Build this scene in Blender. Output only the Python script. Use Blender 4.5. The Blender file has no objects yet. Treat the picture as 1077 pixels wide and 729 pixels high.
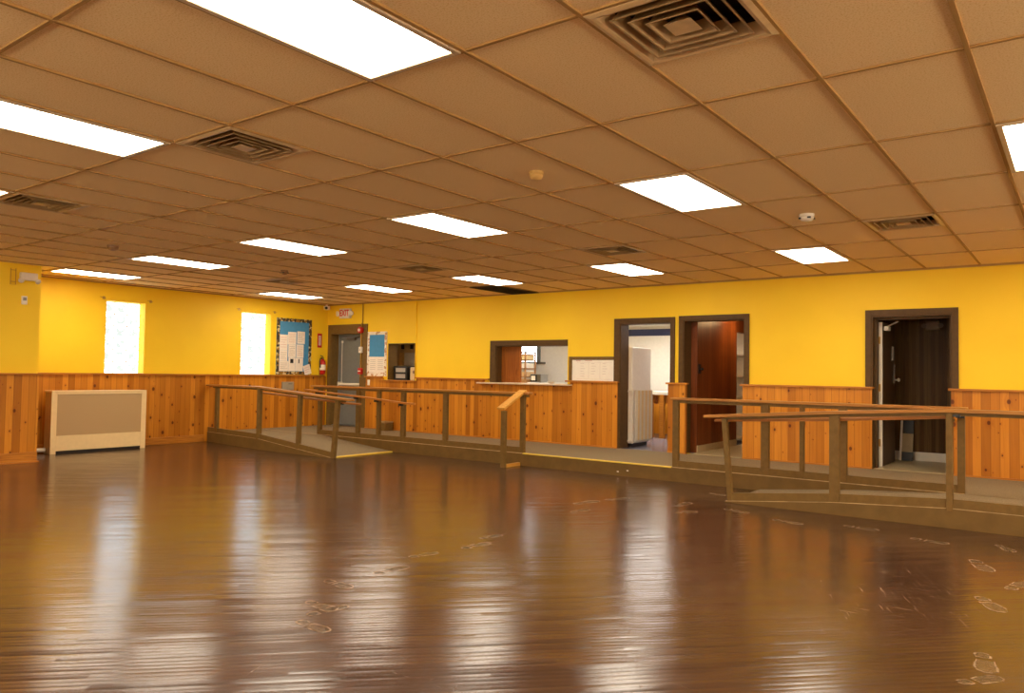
import bpy, math, random
from mathutils import Vector, Matrix
random.seed(7)
SC = bpy.context.scene
COL = SC.collection
PI = math.pi

# ------------------------------------------------------------------ helpers
def lin(c):
    c = c / 255.0
    return c / 12.92 if c <= .04045 else ((c + .055) / 1.055) ** 2.4
def rgb(r, g, b): return (lin(r), lin(g), lin(b), 1)

WLOC = {}
class MB:
    """collects shapes, then links them as one mesh object"""
    def __init__(s): s.v = []; s.f = []
    def add(s, verts, faces):
        n = len(s.v); s.v += [tuple(p) for p in verts]; s.f += [tuple(i + n for i in f) for f in faces]; return s
    def box(s, x0, x1, y0, y1, z0, z1):
        return s.add([(x0,y0,z0),(x1,y0,z0),(x1,y1,z0),(x0,y1,z0),(x0,y0,z1),(x1,y0,z1),(x1,y1,z1),(x0,y1,z1)],
                     [(0,3,2,1),(4,5,6,7),(0,1,5,4),(1,2,6,5),(2,3,7,6),(3,0,4,7)])
    def loft(s, A, B):
        n = len(A)
        return s.add(list(A) + list(B), [tuple(range(n))[::-1], tuple(range(n, 2*n))] + [(i, (i+1) % n, n+(i+1) % n, n+i) for i in range(n)])
    def prism(s, poly, ax, a, b):
        def P(p, c): return {'x': (c, p[0], p[1]), 'y': (p[0], c, p[1]), 'z': (p[0], p[1], c)}[ax]
        return s.loft([P(p, a) for p in poly], [P(p, b) for p in poly])
    def beam(s, p, q, w, h, up=(0,0,1)):
        p, q = Vector(p), Vector(q); d = (q-p).normalized(); u = Vector(up)
        r = d.cross(u).normalized(); u = r.cross(d).normalized()
        c = [r*(-w/2)+u*(-h/2), r*(w/2)+u*(-h/2), r*(w/2)+u*(h/2), r*(-w/2)+u*(h/2)]
        return s.loft([p+k for k in c], [q+k for k in c])
    def tube(s, pts, r, n=10):
        pts = [Vector(p) for p in pts]; rings = []
        for i, p in enumerate(pts):
            d = (pts[min(i+1, len(pts)-1)] - pts[max(i-1, 0)]).normalized()
            a = d.cross(Vector((0,0,1)) if abs(d.z) < .9 else Vector((1,0,0))).normalized(); b = d.cross(a)
            rr = r[i] if isinstance(r, (list, tuple)) else r
            rings.append([p + (a*math.cos(2*PI*k/n) + b*math.sin(2*PI*k/n))*rr for k in range(n)])
        V = [v for R in rings for v in R]; F = []
        for i in range(len(rings)-1):
            for k in range(n):
                F.append((i*n+k, i*n+(k+1) % n, (i+1)*n+(k+1) % n, (i+1)*n+k))
        F.append(tuple(range(n))[::-1]); F.append(tuple((len(rings)-1)*n+k for k in range(n)))
        return s.add(V, F)
    def lathe(s, c, prof, n=24, axis=(0,0,1)):
        ax = Vector(axis).normalized(); c = Vector(c)
        return s.tube([c + ax*h for r, h in prof], [max(r, .0005) for r, h in prof], n)
    def build(s, name, mat, parent=None, bev=0, smooth=False):
        me = bpy.data.meshes.new(name)
        off = Vector(WLOC.get(parent.name, (0,0,0))) if parent else Vector((0,0,0))
        vs = s.v
        loc = Vector((0,0,0))
        me.from_pydata([tuple(Vector(v) - off) for v in vs], [], s.f)
        me.validate(); 
        import bmesh
        bm = bmesh.new(); bm.from_mesh(me); bmesh.ops.recalc_face_normals(bm, faces=bm.faces); bm.to_mesh(me); bm.free()
        if smooth:
            for p in me.polygons: p.use_smooth = True
        o = bpy.data.objects.new(name, me); COL.objects.link(o)
        if isinstance(mat, (list, tuple)):
            for m in mat: me.materials.append(m)
        elif mat: me.materials.append(mat)
        if parent: o.parent = parent
        WLOC[o.name] = tuple(off)
        if bev:
            m = o.modifiers.new('bevel', 'BEVEL'); m.width = bev; m.segments = 2; m.limit_method = 'ANGLE'
        return o

def rebase(o, loc):
    """move a one-mesh thing's origin to its base"""
    L = Vector(loc)
    for v in o.data.vertices: v.co -= L
    o.location = L; WLOC[o.name] = tuple(L); return o

def tag(o, label=None, cat=None, group=None, kind=None):
    if label: o['label'] = label
    if cat: o['category'] = cat
    if group: o['group'] = group
    if kind: o['kind'] = kind
    return o

def thing(name, label, cat, loc, group=None):
    o = bpy.data.objects.new(name, None); COL.objects.link(o)
    o.location = loc; o.empty_display_size = .1; WLOC[o.name] = tuple(loc)
    return tag(o, label, cat, group)
def struct(o): o['kind'] = 'structure'; return o
def copy_tree(root, loc):
    r = root.copy(); COL.objects.link(r); r.location = loc; WLOC[r.name] = tuple(loc)
    for ch in list(root.children):
        c = ch.copy(); COL.objects.link(c); c.parent = r
        for g in list(ch.children):
            d = g.copy(); COL.objects.link(d); d.parent = c
    return r

# ------------------------------------------------------------------ materials
def new_mat(name):
    m = bpy.data.materials.new(name); m.use_nodes = True
    nt = m.node_tree; b = nt.nodes['Principled BSDF']; return m, nt, b
def N(nt, t, **kw):
    n = nt.nodes.new(t)
    for k, v in kw.items(): setattr(n, k, v)
    return n
def mth(nt, op, a, b=None, c=None):
    n = N(nt, 'ShaderNodeMath', operation=op)
    for i, x in enumerate((a, b, c)):
        if x is None: continue
        if isinstance(x, (int, float)): n.inputs[i].default_value = x
        else: nt.links.new(x, n.inputs[i])
    return n.outputs[0]
def mixc(nt, f, a, b, blend='MIX'):
    n = N(nt, 'ShaderNodeMix', data_type='RGBA', blend_type=blend)
    for i, x in ((0, f), (6, a), (7, b)):
        if isinstance(x, (int, float)): n.inputs[i].default_value = x
        elif isinstance(x, tuple): n.inputs[i].default_value = x
        else: nt.links.new(x, n.inputs[i])
    return n.outputs[2]
def ramp(nt, f, stops):
    n = N(nt, 'ShaderNodeValToRGB'); nt.links.new(f, n.inputs[0])
    e = n.color_ramp.elements
    while len(e) < len(stops): e.new(.5)
    for k, (p, c) in enumerate(stops): e[k].position = p; e[k].color = c if isinstance(c, tuple) else (c, c, c, 1)
    return n.outputs[0]
def pos(nt):
    g = N(nt, 'ShaderNodeNewGeometry'); s = N(nt, 'ShaderNodeSeparateXYZ'); nt.links.new(g.outputs['Position'], s.inputs[0])
    return g.outputs['Position'], s.outputs[0], s.outputs[1], s.outputs[2]
def comb(nt, x, y, z):
    n = N(nt, 'ShaderNodeCombineXYZ')
    for i, v in enumerate((x, y, z)):
        if isinstance(v, (int, float)): n.inputs[i].default_value = v
        else: nt.links.new(v, n.inputs[i])
    return n.outputs[0]
def noise(nt, vec, scale, detail=3, rough=.5):
    n = N(nt, 'ShaderNodeTexNoise'); n.inputs['Scale'].default_value = scale; n.inputs['Detail'].default_value = detail; n.inputs['Roughness'].default_value = rough
    if vec is not None: nt.links.new(vec, n.inputs['Vector'])
    return n.outputs['Fac']

def plain(name, col, rough=.5, metal=0, var=.06, spec=.5, bump=0, scale=18):
    m, nt, b = new_mat(name)
    P, x, y, z = pos(nt)
    f = noise(nt, P, scale, 4)
    lo = tuple(c*(1-var) for c in col[:3]) + (1,); hi = tuple(min(1, c*(1+var)) for c in col[:3]) + (1,)
    nt.links.new(ramp(nt, f, [(.3, lo), (.7, hi)]), b.inputs['Base Color'])
    b.inputs['Roughness'].default_value = rough; b.inputs['Metallic'].default_value = metal
    b.inputs['Specular IOR Level'].default_value = spec
    if bump:
        bn = N(nt, 'ShaderNodeBump'); bn.inputs['Strength'].default_value = bump; bn.inputs['Distance'].default_value = .004
        nt.links.new(noise(nt, P, scale*6, 3), bn.inputs['Height']); nt.links.new(bn.outputs[0], b.inputs['Normal'])
    return m
def emit(name, col, s):
    m, nt, b = new_mat(name)
    b.inputs['Base Color'].default_value = (.9, .9, .9, 1); b.inputs['Roughness'].default_value = .4
    b.inputs['Emission Color'].default_value = col; b.inputs['Emission Strength'].default_value = s
    return m

def pine(name, base=(200,130,36), dark=(130,68,14), width=.098, groove=True, spec=.25, knots=True):
    """knotty pine boards: vertical boards along a wall (u = x+y)"""
    m, nt, b = new_mat(name)
    P, x, y, z = pos(nt)
    u = mth(nt, 'ADD', x, y); v = z
    s = mth(nt, 'DIVIDE', u, width); idx = mth(nt, 'FLOOR', s); t = mth(nt, 'SUBTRACT', s, idx)
    wn = N(nt, 'ShaderNodeTexWhiteNoise', noise_dimensions='1D'); nt.links.new(idx, wn.inputs['W']); rnd = wn.outputs['Value']
    vv = mth(nt, 'ADD', v, mth(nt, 'MULTIPLY', rnd, 37.0))
    # knots
    vor = N(nt, 'ShaderNodeTexVoronoi', voronoi_dimensions='2D', feature='F1'); vor.inputs['Scale'].default_value = 1.0
    nt.links.new(comb(nt, mth(nt, 'MULTIPLY', u, 5.0), mth(nt, 'MULTIPLY', v, 3.6), 0), vor.inputs['Vector'])
    kd = vor.outputs['Distance']
    wc = N(nt, 'ShaderNodeSeparateColor'); nt.links.new(vor.outputs['Color'], wc.inputs[0])
    kr = mth(nt, 'MULTIPLY_ADD', mth(nt, 'POWER', wc.outputs[0], 2.5), .12, .024)
    kq = mth(nt, 'DIVIDE', kd, kr)
    knot = ramp(nt, kq, [(.0, 1.0), (.75, .9), (1.0, 0.0)])
    halo = ramp(nt, mth(nt, 'DIVIDE', kq, 3.0), [(.2, 1.0), (1.0, 0.0)])
    # grain distorted round the knots
    gx = mth(nt, 'ADD', mth(nt, 'MULTIPLY', u, 55.0), mth(nt, 'MULTIPLY', halo, 2.0))
    g1 = noise(nt, comb(nt, gx, mth(nt, 'MULTIPLY', vv, 1.6), mth(nt, 'MULTIPLY', rnd, 9)), 1.0, 4, .6)
    g2 = noise(nt, comb(nt, mth(nt, 'MULTIPLY', u, 9.0), mth(nt, 'MULTIPLY', vv, .7), mth(nt, 'MULTIPLY', rnd, 5)), 1.0, 2)
    c = ramp(nt, g1, [(.25, rgb(*dark)), (.5, rgb(*base)), (.8, rgb(min(255, base[0]+28), base[1]+34, base[2]+22))])
    c = mixc(nt, .72, c, rgb(*base))
    c = mixc(nt, mth(nt, 'MULTIPLY', g2, .35), c, rgb(184, 104, 24))
    if not knots: c = mixc(nt, mth(nt, 'MULTIPLY', g2, .2), ramp(nt, g1, [(.25, rgb(*dark)), (.75, rgb(*base))]), rgb(*dark))
    hue = ramp(nt, rnd, [(0, (.66, .58, .48, 1)), (.35, (.9, .86, .8, 1)), (.7, (1.04, 1.04, 1.0, 1)), (1, (1.15, 1.2, 1.2, 1))])
    c = mixc(nt, 1.0, c, hue, 'MULTIPLY')
    if knots:
        c = mixc(nt, mth(nt, 'MULTIPLY', halo, .3), c, rgb(150, 70, 18))
        c = mixc(nt, mth(nt, 'MULTIPLY', knot, .85), c, rgb(78, 30, 10))
    if groove:
        e = mth(nt, 'MINIMUM', t, mth(nt, 'SUBTRACT', 1.0, t))
        gr = ramp(nt, e, [(.0, 1.0), (.045, .55), (.07, 0.0)])
        c = mixc(nt, mth(nt, 'MULTIPLY', gr, .4), c, rgb(104, 50, 12) if knots else rgb(*[int(k*.6) for k in dark]))
    nt.links.new(c, b.inputs['Base Color'])
    b.inputs['Roughness'].default_value = .4; b.inputs['Specular IOR Level'].default_value = spec
    return m

def rail_wood(name, base, dark, along='x'):
    m, nt, b = new_mat(name)
    P, x, y, z = pos(nt)
    if along == 'x': vec = comb(nt, mth(nt, 'MULTIPLY', x, 2.5), mth(nt, 'MULTIPLY', y, 60), mth(nt, 'MULTIPLY', z, 60))
    elif along == 'y': vec = comb(nt, mth(nt, 'MULTIPLY', x, 60), mth(nt, 'MULTIPLY', y, 2.5), mth(nt, 'MULTIPLY', z, 60))
    else: vec = comb(nt, mth(nt, 'MULTIPLY', x, 60), mth(nt, 'MULTIPLY', y, 60), mth(nt, 'MULTIPLY', z, 2.5))
    g = noise(nt, vec, 1.0, 4, .6)
    nt.links.new(ramp(nt, g, [(.25, rgb(*dark)), (.65, rgb(*base))]), b.inputs['Base Color'])
    b.inputs['Roughness'].default_value = .42; b.inputs['Specular IOR Level'].default_value = .25
    return m

def floor_mat():
    m, nt, b = new_mat('dark_strip_floor')
    P, x, y, z = pos(nt)
    r2 = 1/math.sqrt(2)
    l = mth(nt, 'MULTIPLY', mth(nt, 'ADD', x, y), r2)          # along the strips
    c = mth(nt, 'MULTIPLY', mth(nt, 'SUBTRACT', y, x), r2)     # across them
    s = mth(nt, 'DIVIDE', c, .045); idx = mth(nt, 'FLOOR', s); t = mth(nt, 'SUBTRACT', s, idx)
    w1 = N(nt, 'ShaderNodeTexWhiteNoise', noise_dimensions='1D'); nt.links.new(idx, w1.inputs['W'])
    seg = mth(nt, 'FLOOR', mth(nt, 'ADD', mth(nt, 'MULTIPLY', l, .8), mth(nt, 'MULTIPLY', w1.outputs['Value'], 13)))
    w2 = N(nt, 'ShaderNodeTexWhiteNoise', noise_dimensions='2D'); nt.links.new(comb(nt, idx, seg, 0), w2.inputs['Vector'])
    rnd = w2.outputs['Value']
    # colour
    big = noise(nt, P, .55, 4, .6)
    gr = noise(nt, comb(nt, mth(nt, 'MULTIPLY', l, 2.2), mth(nt, 'MULTIPLY', c, 60), mth(nt, 'MULTIPLY', rnd, 7)), 1.0, 4, .6)
    col = ramp(nt, gr, [(.3, rgb(46, 31, 22)), (.7, rgb(74, 51, 37))])
    col = mixc(nt, mth(nt, 'MULTIPLY', rnd, .5), col, rgb(92, 62, 42))
    col = mixc(nt, ramp(nt, big, [(.42, 0.0), (.72, .5)]), col, rgb(104, 72, 48))
    e = mth(nt, 'MINIMUM', t, mth(nt, 'SUBTRACT', 1.0, t))
    col = mixc(nt, ramp(nt, e, [(0, .7), (.05, 0.0)]), col, rgb(34, 18, 10))
    # scuffs: thin pale scratches running every way
    sc1 = noise(nt, comb(nt, mth(nt, 'MULTIPLY', x, 3), mth(nt, 'MULTIPLY', y, 40), 0), 1.0, 5, .7)
    sc2 = noise(nt, comb(nt, mth(nt, 'MULTIPLY', mth(nt, 'ADD', x, mth(nt, 'MULTIPLY', y, .4)), 42), mth(nt, 'MULTIPLY', y, 3), 4), 1.0, 5, .7)
    scr = mth(nt, 'MAXIMUM', ramp(nt, sc1, [(.58, 0.0), (.72, 1.0)]), ramp(nt, sc2, [(.58, 0.0), (.72, 1.0)]))
    # a worn patch near the low end of the right-hand ramp
    dx = mth(nt, 'MULTIPLY', mth(nt, 'ADD', x, .95), 1.3); dy = mth(nt, 'MULTIPLY', mth(nt, 'SUBTRACT', y, 5.6), .75)
    pd = mth(nt, 'SQRT', mth(nt, 'ADD', mth(nt, 'MULTIPLY', dx, dx), mth(nt, 'MULTIPLY', dy, dy)))
    patch = ramp(nt, pd, [(.15, 1.0), (.95, .15)])
    col = mixc(nt, mth(nt, 'MULTIPLY', mth(nt, 'MULTIPLY', scr, patch), .75), col, rgb(176, 140, 108))
    nt.links.new(col, b.inputs['Base Color'])
    rg = noise(nt, P, 2.5, 5, .65)
    rough = mth(nt, 'MULTIPLY_ADD', rg, .12, .125)
    rough = mth(nt, 'ADD', rough, mth(nt, 'MULTIPLY', scr, .06))
    nt.links.new(rough, b.inputs['Roughness'])
    b.inputs['Specular IOR Level'].default_value = .52
    b.inputs['Coat Weight'].default_value = .0
    # cupped strips, each leaning a little its own way: tilt of the normal across the strip
    slope = mth(nt, 'ADD', mth(nt, 'MULTIPLY', mth(nt, 'SUBTRACT', t, .5), .055), mth(nt, 'MULTIPLY', mth(nt, 'SUBTRACT', rnd, .5), .045))
    wav = noise(nt, comb(nt, mth(nt, 'MULTIPLY', l, 1.1), mth(nt, 'MULTIPLY', c, 16), 0), 1.0, 3, .6)
    slope = mth(nt, 'ADD', slope, mth(nt, 'MULTIPLY', mth(nt, 'SUBTRACT', wav, .5), .09))
    slx = mth(nt, 'MULTIPLY', mth(nt, 'SUBTRACT', noise(nt, P, 3.0, 2), .5), .012)
    nx = mth(nt, 'ADD', mth(nt, 'MULTIPLY', slope, -r2), slx); ny = mth(nt, 'ADD', mth(nt, 'MULTIPLY', slope, r2), slx)
    nv = N(nt, 'ShaderNodeVectorMath', operation='NORMALIZE'); nt.links.new(comb(nt, nx, ny, 1.0), nv.inputs[0])
    nt.links.new(nv.outputs[0], b.inputs['Normal'])
    return m

def carpet_mat():
    m, nt, b = new_mat('grey_beige_carpet')
    P, x, y, z = pos(nt)
    f = noise(nt, P, 90, 3, .7); g = noise(nt, P, 3, 3)
    c = ramp(nt, f, [(.3, rgb(98, 84, 62)), (.7, rgb(160, 142, 112))])
    c = mixc(nt, mth(nt, 'MULTIPLY', g, .3), c, rgb(126, 108, 80))
    nt.links.new(c, b.inputs['Base Color']); b.inputs['Roughness'].default_value = .95; b.inputs['Specular IOR Level'].default_value = .1
    return m

def wall_mat():
    m, nt, b = new_mat('yellow_wall_paint')
    P, x, y, z = pos(nt)
    f = noise(nt, P, 1.2, 4)
    nt.links.new(ramp(nt, f, [(.3, rgb(242, 200, 34)), (.7, rgb(248, 208, 40))]), b.inputs['Base Color'])
    b.inputs['Roughness'].default_value = .55; b.inputs['Specular IOR Level'].default_value = .3
    bn = N(nt, 'ShaderNodeBump'); bn.inputs['Strength'].default_value = .25; bn.inputs['Distance'].default_value = .004
    nt.links.new(noise(nt, P, 26, 4, .6), bn.inputs['Height']); nt.links.new(bn.outputs[0], b.inputs['Normal'])
    return m

def ceil_mat():
    m, nt, b = new_mat('ceiling_tile')
    P, x, y, z = pos(nt)
    f = noise(nt, P, 120, 3, .7); g = noise(nt, P, .8, 3)
    c = ramp(nt, f, [(.36, CEIL_LO), (.5, CEIL_HI)])
    c = mixc(nt, mth(nt, 'MULTIPLY', g, .15), c, CEIL_LO)
    nt.links.new(c, b.inputs['Base Color']); b.inputs['Roughness'].default_value = .9; b.inputs['Specular IOR Level'].default_value = .1
    bn = N(nt, 'ShaderNodeBump'); bn.inputs['Strength'].default_value = .3; bn.inputs['Distance'].default_value = .003
    nt.links.new(f, bn.inputs['Height']); nt.links.new(bn.outputs[0], b.inputs['Normal'])
    return m

def glass_block_mat(z0, y0, bw, bh, s):
    m, nt, b = new_mat('lit_glass_block')
    P, x, y, z = pos(nt)
    def fr(v, o, w):
        q = mth(nt, 'DIVIDE', mth(nt, 'SUBTRACT', v, o), w); return mth(nt, 'SUBTRACT', q, mth(nt, 'FLOOR', q))
    a = fr(y, y0, bw); c = fr(z, z0, bh)
    ea = mth(nt, 'MINIMUM', a, mth(nt, 'SUBTRACT', 1.0, a)); ec = mth(nt, 'MINIMUM', c, mth(nt, 'SUBTRACT', 1.0, c))
    e = mth(nt, 'MINIMUM', ea, ec)
    n = noise(nt, P, 13, 3)
    mot = mth(nt, 'MULTIPLY', ramp(nt, n, [(.50, 1.0), (.60, 0.0)]), ramp(nt, e, [(.10, 0.0), (.20, 1.0)]))
    col = mixc(nt, mot, (.86, .95, 1, 1), (.19, .215, .21, 1))
    col = mixc(nt, ramp(nt, e, [(.025, 1.0), (.05, 0.0)]), col, (.18, .185, .19, 1))
    nt.links.new(col, b.inputs['Emission Color']); b.inputs['Emission Strength'].default_value = s
    b.inputs['Base Color'].default_value = (.12, .14, .14, 1); b.inputs['Roughness'].default_value = .15
    return m

CEIL_LO, CEIL_HI = rgb(226, 190, 126), rgb(246, 217, 163)
LIGHT_S, WIN_S, BACK_S = 14.0, 3.2, 9.0
M = {}
M['wall'] = wall_mat(); M['floor'] = floor_mat(); M['ceil'] = ceil_mat(); M['carpet'] = carpet_mat()
M['pine'] = pine('knotty_pine_boards'); M['pinetrim'] = rail_wood('pine_trim', (200,130,46), (146,84,24), 'x')
M['pinetrim_y'] = rail_wood('pine_trim_along', (200,130,46), (146,84,24), 'y')
M['tan'] = rail_wood('rail_top_wood', (184,128,60), (136,86,36), 'x')
M['tan_y'] = rail_wood('rail_top_wood_along', (214,158,70), (180,124,48), 'y')
M['hand'] = rail_wood('handrail_wood', (192,126,58), (144,86,36), 'x')
M['brown'] = plain('brown_paint', rgb(114, 87, 43), .5, var=.1, spec=.2)
M['browndk'] = plain('dark_brown_paint', rgb(88, 64, 34), .5, var=.12, spec=.2)
M['worn'] = plain('worn_edge_paint', rgb(168, 140, 96), .7, var=.3, scale=9)
M['fascia'] = plain('fascia_brown_paint', rgb(110, 84, 42), .55, var=.12, scale=7, spec=.2)
M['yellow'] = plain('yellow_edge_paint', rgb(232, 196, 70), .5)
M['tee'] = plain('ceiling_grid_metal', rgb(172, 134, 78), .6, var=.04, spec=.2)
M['lframe'] = plain('light_frame_metal', rgb(200, 176, 140), .4)
M['diff'] = emit('light_diffuser', (1, .88, .70, 1), LIGHT_S)
M['vent'] = plain('vent_metal', rgb(204, 172, 122), .4, var=.1); M['louver'] = plain('shaded_louver_metal', rgb(158, 128, 84), .5, var=.15, spec=.25)  # louvers darker than frame: inner shade and dirt put into their colour
M['ventdk'] = plain('vent_dark', rgb(54, 42, 28), .8)
M['white'] = plain('white_paint', rgb(232, 228, 216), .5, var=.03)
M['plastic'] = plain('white_plastic', rgb(226, 218, 200), .35, var=.03)
M['cream'] = plain('cream_paint', rgb(232, 204, 150), .4, var=.03)
M['steel'] = plain('galvanised_steel', rgb(120, 116, 108), .35, .8)
M['doorgrey'] = plain('grey_door_paint', rgb(120, 122, 118), .45, var=.05)
M['black'] = plain('black_paint', rgb(20, 18, 17), .4)
M['red'] = plain('red_paint', rgb(190, 28, 20), .35)
M['redled'] = plain('exit_letters', rgb(214, 40, 20), .4)
M['paper'] = plain('paper', rgb(238, 228, 212), .8, var=.03)
M['ink'] = plain('ink', rgb(150, 138, 132), .8)
M['inkred'] = plain('ink_red', rgb(200, 140, 130), .8)
M['blue'] = plain('blue_backing_paper', rgb(70, 140, 186), .8, var=.05)
M['brass'] = plain('brass', rgb(190, 150, 80), .3, .9)
M['tilefloor'] = plain('pale_tile', rgb(190, 170, 128), .35, var=.05)
M['kfloor'] = plain('blue_grey_vinyl', rgb(120, 118, 130), .25, var=.12, scale=6)
M['navy'] = plain('navy_paint', rgb(52, 58, 96), .6)
M['hallpanel'] = pine('red_brown_panelling', (150, 82, 34), (102, 50, 20), .14, True, .3, False)
M['hatchpanel'] = pine('orange_brown_panel', (172, 102, 40), (116, 60, 20), .2, False, .2, False)
M['closet'] = pine('dark_brown_panelling', (116, 84, 44), (78, 55, 28), .05, True, .1, False)
M['leafdk'] = rail_wood('dark_door_veneer', (88, 62, 32), (58, 39, 20), 'z')
M['shelfwood'] = plain('shelf_wood', rgb(176, 130, 84), .6, var=.15)
M['card'] = plain('cardboard', rgb(214, 176, 128), .8, var=.08)
def chalk_mat():
    m, nt, b = new_mat('chalky_print')
    P, x, y, z = pos(nt)
    b.inputs['Base Color'].default_value = rgb(176, 146, 108); b.inputs['Roughness'].default_value = .5
    f = noise(nt, P, 38, 4, .7)
    # the raised outline is dense, the trodden inside is thin and patchy
    a = mth(nt, 'MAXIMUM', mth(nt, 'MULTIPLY', ramp(nt, f, [(.4, 0.0), (.75, 1.0)]), .35), mth(nt, 'MULTIPLY', mth(nt, 'GREATER_THAN', z, .0009), ramp(nt, f, [(.3, .25), (.6, .8)])))
    nt.links.new(a, b.inputs['Alpha'])
    return m
M['chalk'] = chalk_mat()
M['perf'] = None; M['addedpane'] = emit('added_window_pane', (1, .9, .74, 1), BACK_S)  # glow for the added windows out of view

# perforated radiator screen
def perf():
    m, nt, b = new_mat('perforated_screen')
    P, x, y, z = pos(nt)
    def cell(v): 
        q = mth(nt, 'DIVIDE', v, .016); return mth(nt, 'SUBTRACT', mth(nt, 'SUBTRACT', q, mth(nt, 'FLOOR', q)), .5)
    a = cell(mth(nt, 'ADD', y, z)); c = cell(mth(nt, 'SUBTRACT', y, z))
    d = mth(nt, 'SQRT', mth(nt, 'ADD', mth(nt, 'MULTIPLY', a, a), mth(nt, 'MULTIPLY', c, c)))
    nt.links.new(ramp(nt, d, [(.3, rgb(120, 96, 62)), (.38, rgb(206, 172, 120))]), b.inputs['Base Color'])
    b.inputs['Roughness'].default_value = .5
    return m
M['perf'] = perf()
def border_mat(a, c_, d_):
    m, nt, b = new_mat('patterned_border')
    P, x, y, z = pos(nt)
    vor = N(nt, 'ShaderNodeTexVoronoi'); vor.inputs['Scale'].default_value = 22; nt.links.new(P, vor.inputs['Vector'])
    s = N(nt, 'ShaderNodeSeparateColor'); nt.links.new(vor.outputs['Color'], s.inputs[0])
    n = ramp(nt, s.outputs[0], [(.0, rgb(*a)), (.45, rgb(*c_)), (.75, rgb(*d_))])
    nt.links.new(n, b.inputs['Base Color']); b.inputs['Roughness'].default_value = .8
    for nd in nt.nodes:
        if nd.bl_idname == 'ShaderNodeValToRGB': nd.color_ramp.interpolation = 'CONSTANT'
    return m
M['border'] = border_mat((66,58,42), (150,112,40), (206,190,140))
M['borderw'] = border_mat((232,220,200), (236,226,206), (196,150,110))

# ------------------------------------------------------------------ setting
WB = 11.14          # door wall, room face
WT = .26            # its thickness
XL = -13.42         # window wall
XB, YB = -12.15, 4.79   # bump-out corner
XR, YR = 3.6, -3.6
HC = 2.83
ZP = .188           # walkway height

struct(MB().box(XL-.4, XR+.2, YR-.2, WB+WT, -.2, 0).build('floor', M['floor']))
GX, GY, TX, TY = -.995, 3.80, .6096, 1.2192
VENTS = [(-1,-1), (-6,-1), (-11,-1), (-1,3), (-6,3), (-11,3), (-16,3)]
cm = MB()
for ix in range(-21, 9):
    for iy in range(-7, 7):
        x0, x1 = max(GX+ix*TX, XL-.4), min(GX+(ix+1)*TX, XR+.2)
        y0, y1 = max(GY+iy*TY, YR-.2), min(GY+(iy+1)*TY, WB+WT)
        if ix == -21: x0 = XL-.4
        if x1 <= x0 or y1 <= y0: continue
        if (ix, iy) in VENTS: y0 += TY/2
        if (ix, iy) == (-12, 5): y0 = WB-.02
        cm.box(x0, x1, y0, y1, HC+.012, HC+.2)
ceil = struct(cm.build('ceiling', M['ceil']))
tee = MB()
k = -21
while GX + k*TX < XR:
    x = GX + k*TX
    if x > XL: tee.box(x-.010, x+.010, YR, WB, HC, HC+.014)
    k += 1
k = -7
while GY + k*TY < WB:
    y = GY + k*TY
    if y > YR: tee.box(XL, XR, y-.009, y+.009, HC+.003, HC+.014)
    k += 1
tee.build('grid_frame', M['tee'], ceil)
struct(MB().box(XL, XR, WB-.02, WB, HC-.012, HC+.012).box(XL, XL+.02, YB, WB, HC-.012, HC+.012).build('trim_1', M['tee']))

# door wall with its openings
WBOT = {  # name: x0, x1, z0, z1
 'exit': (-13.28, -12.32, ZP, 2.20), 'alcove': (-11.50, -10.72, 1.215, 1.965), 'hatch': (-8.66, -7.10, 1.215, 1.90),
 'kitchen': (-6.08, -5.17, ZP, 2.24), 'hall': (-4.97, -3.99, ZP, 2.26), 'closet': (-2.26, -1.31, ZP, 2.235)}
wb = MB(); cur = XL
for nme, (a, b_, z0, z1) in sorted(WBOT.items(), key=lambda t: t[1][0]):
    wb.box(cur, a, WB, WB+WT, 0, HC+.05)
    wb.box(a, b_, WB, WB+WT, z1, HC+.05)
    wb.box(a, b_, WB, WB+WT, 0, z0-.012)
    cur = b_
wb.box(cur, XR, WB, WB+WT, 0, HC+.05)
wall_back = struct(wb.build('wall_back', M['wall']))

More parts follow.
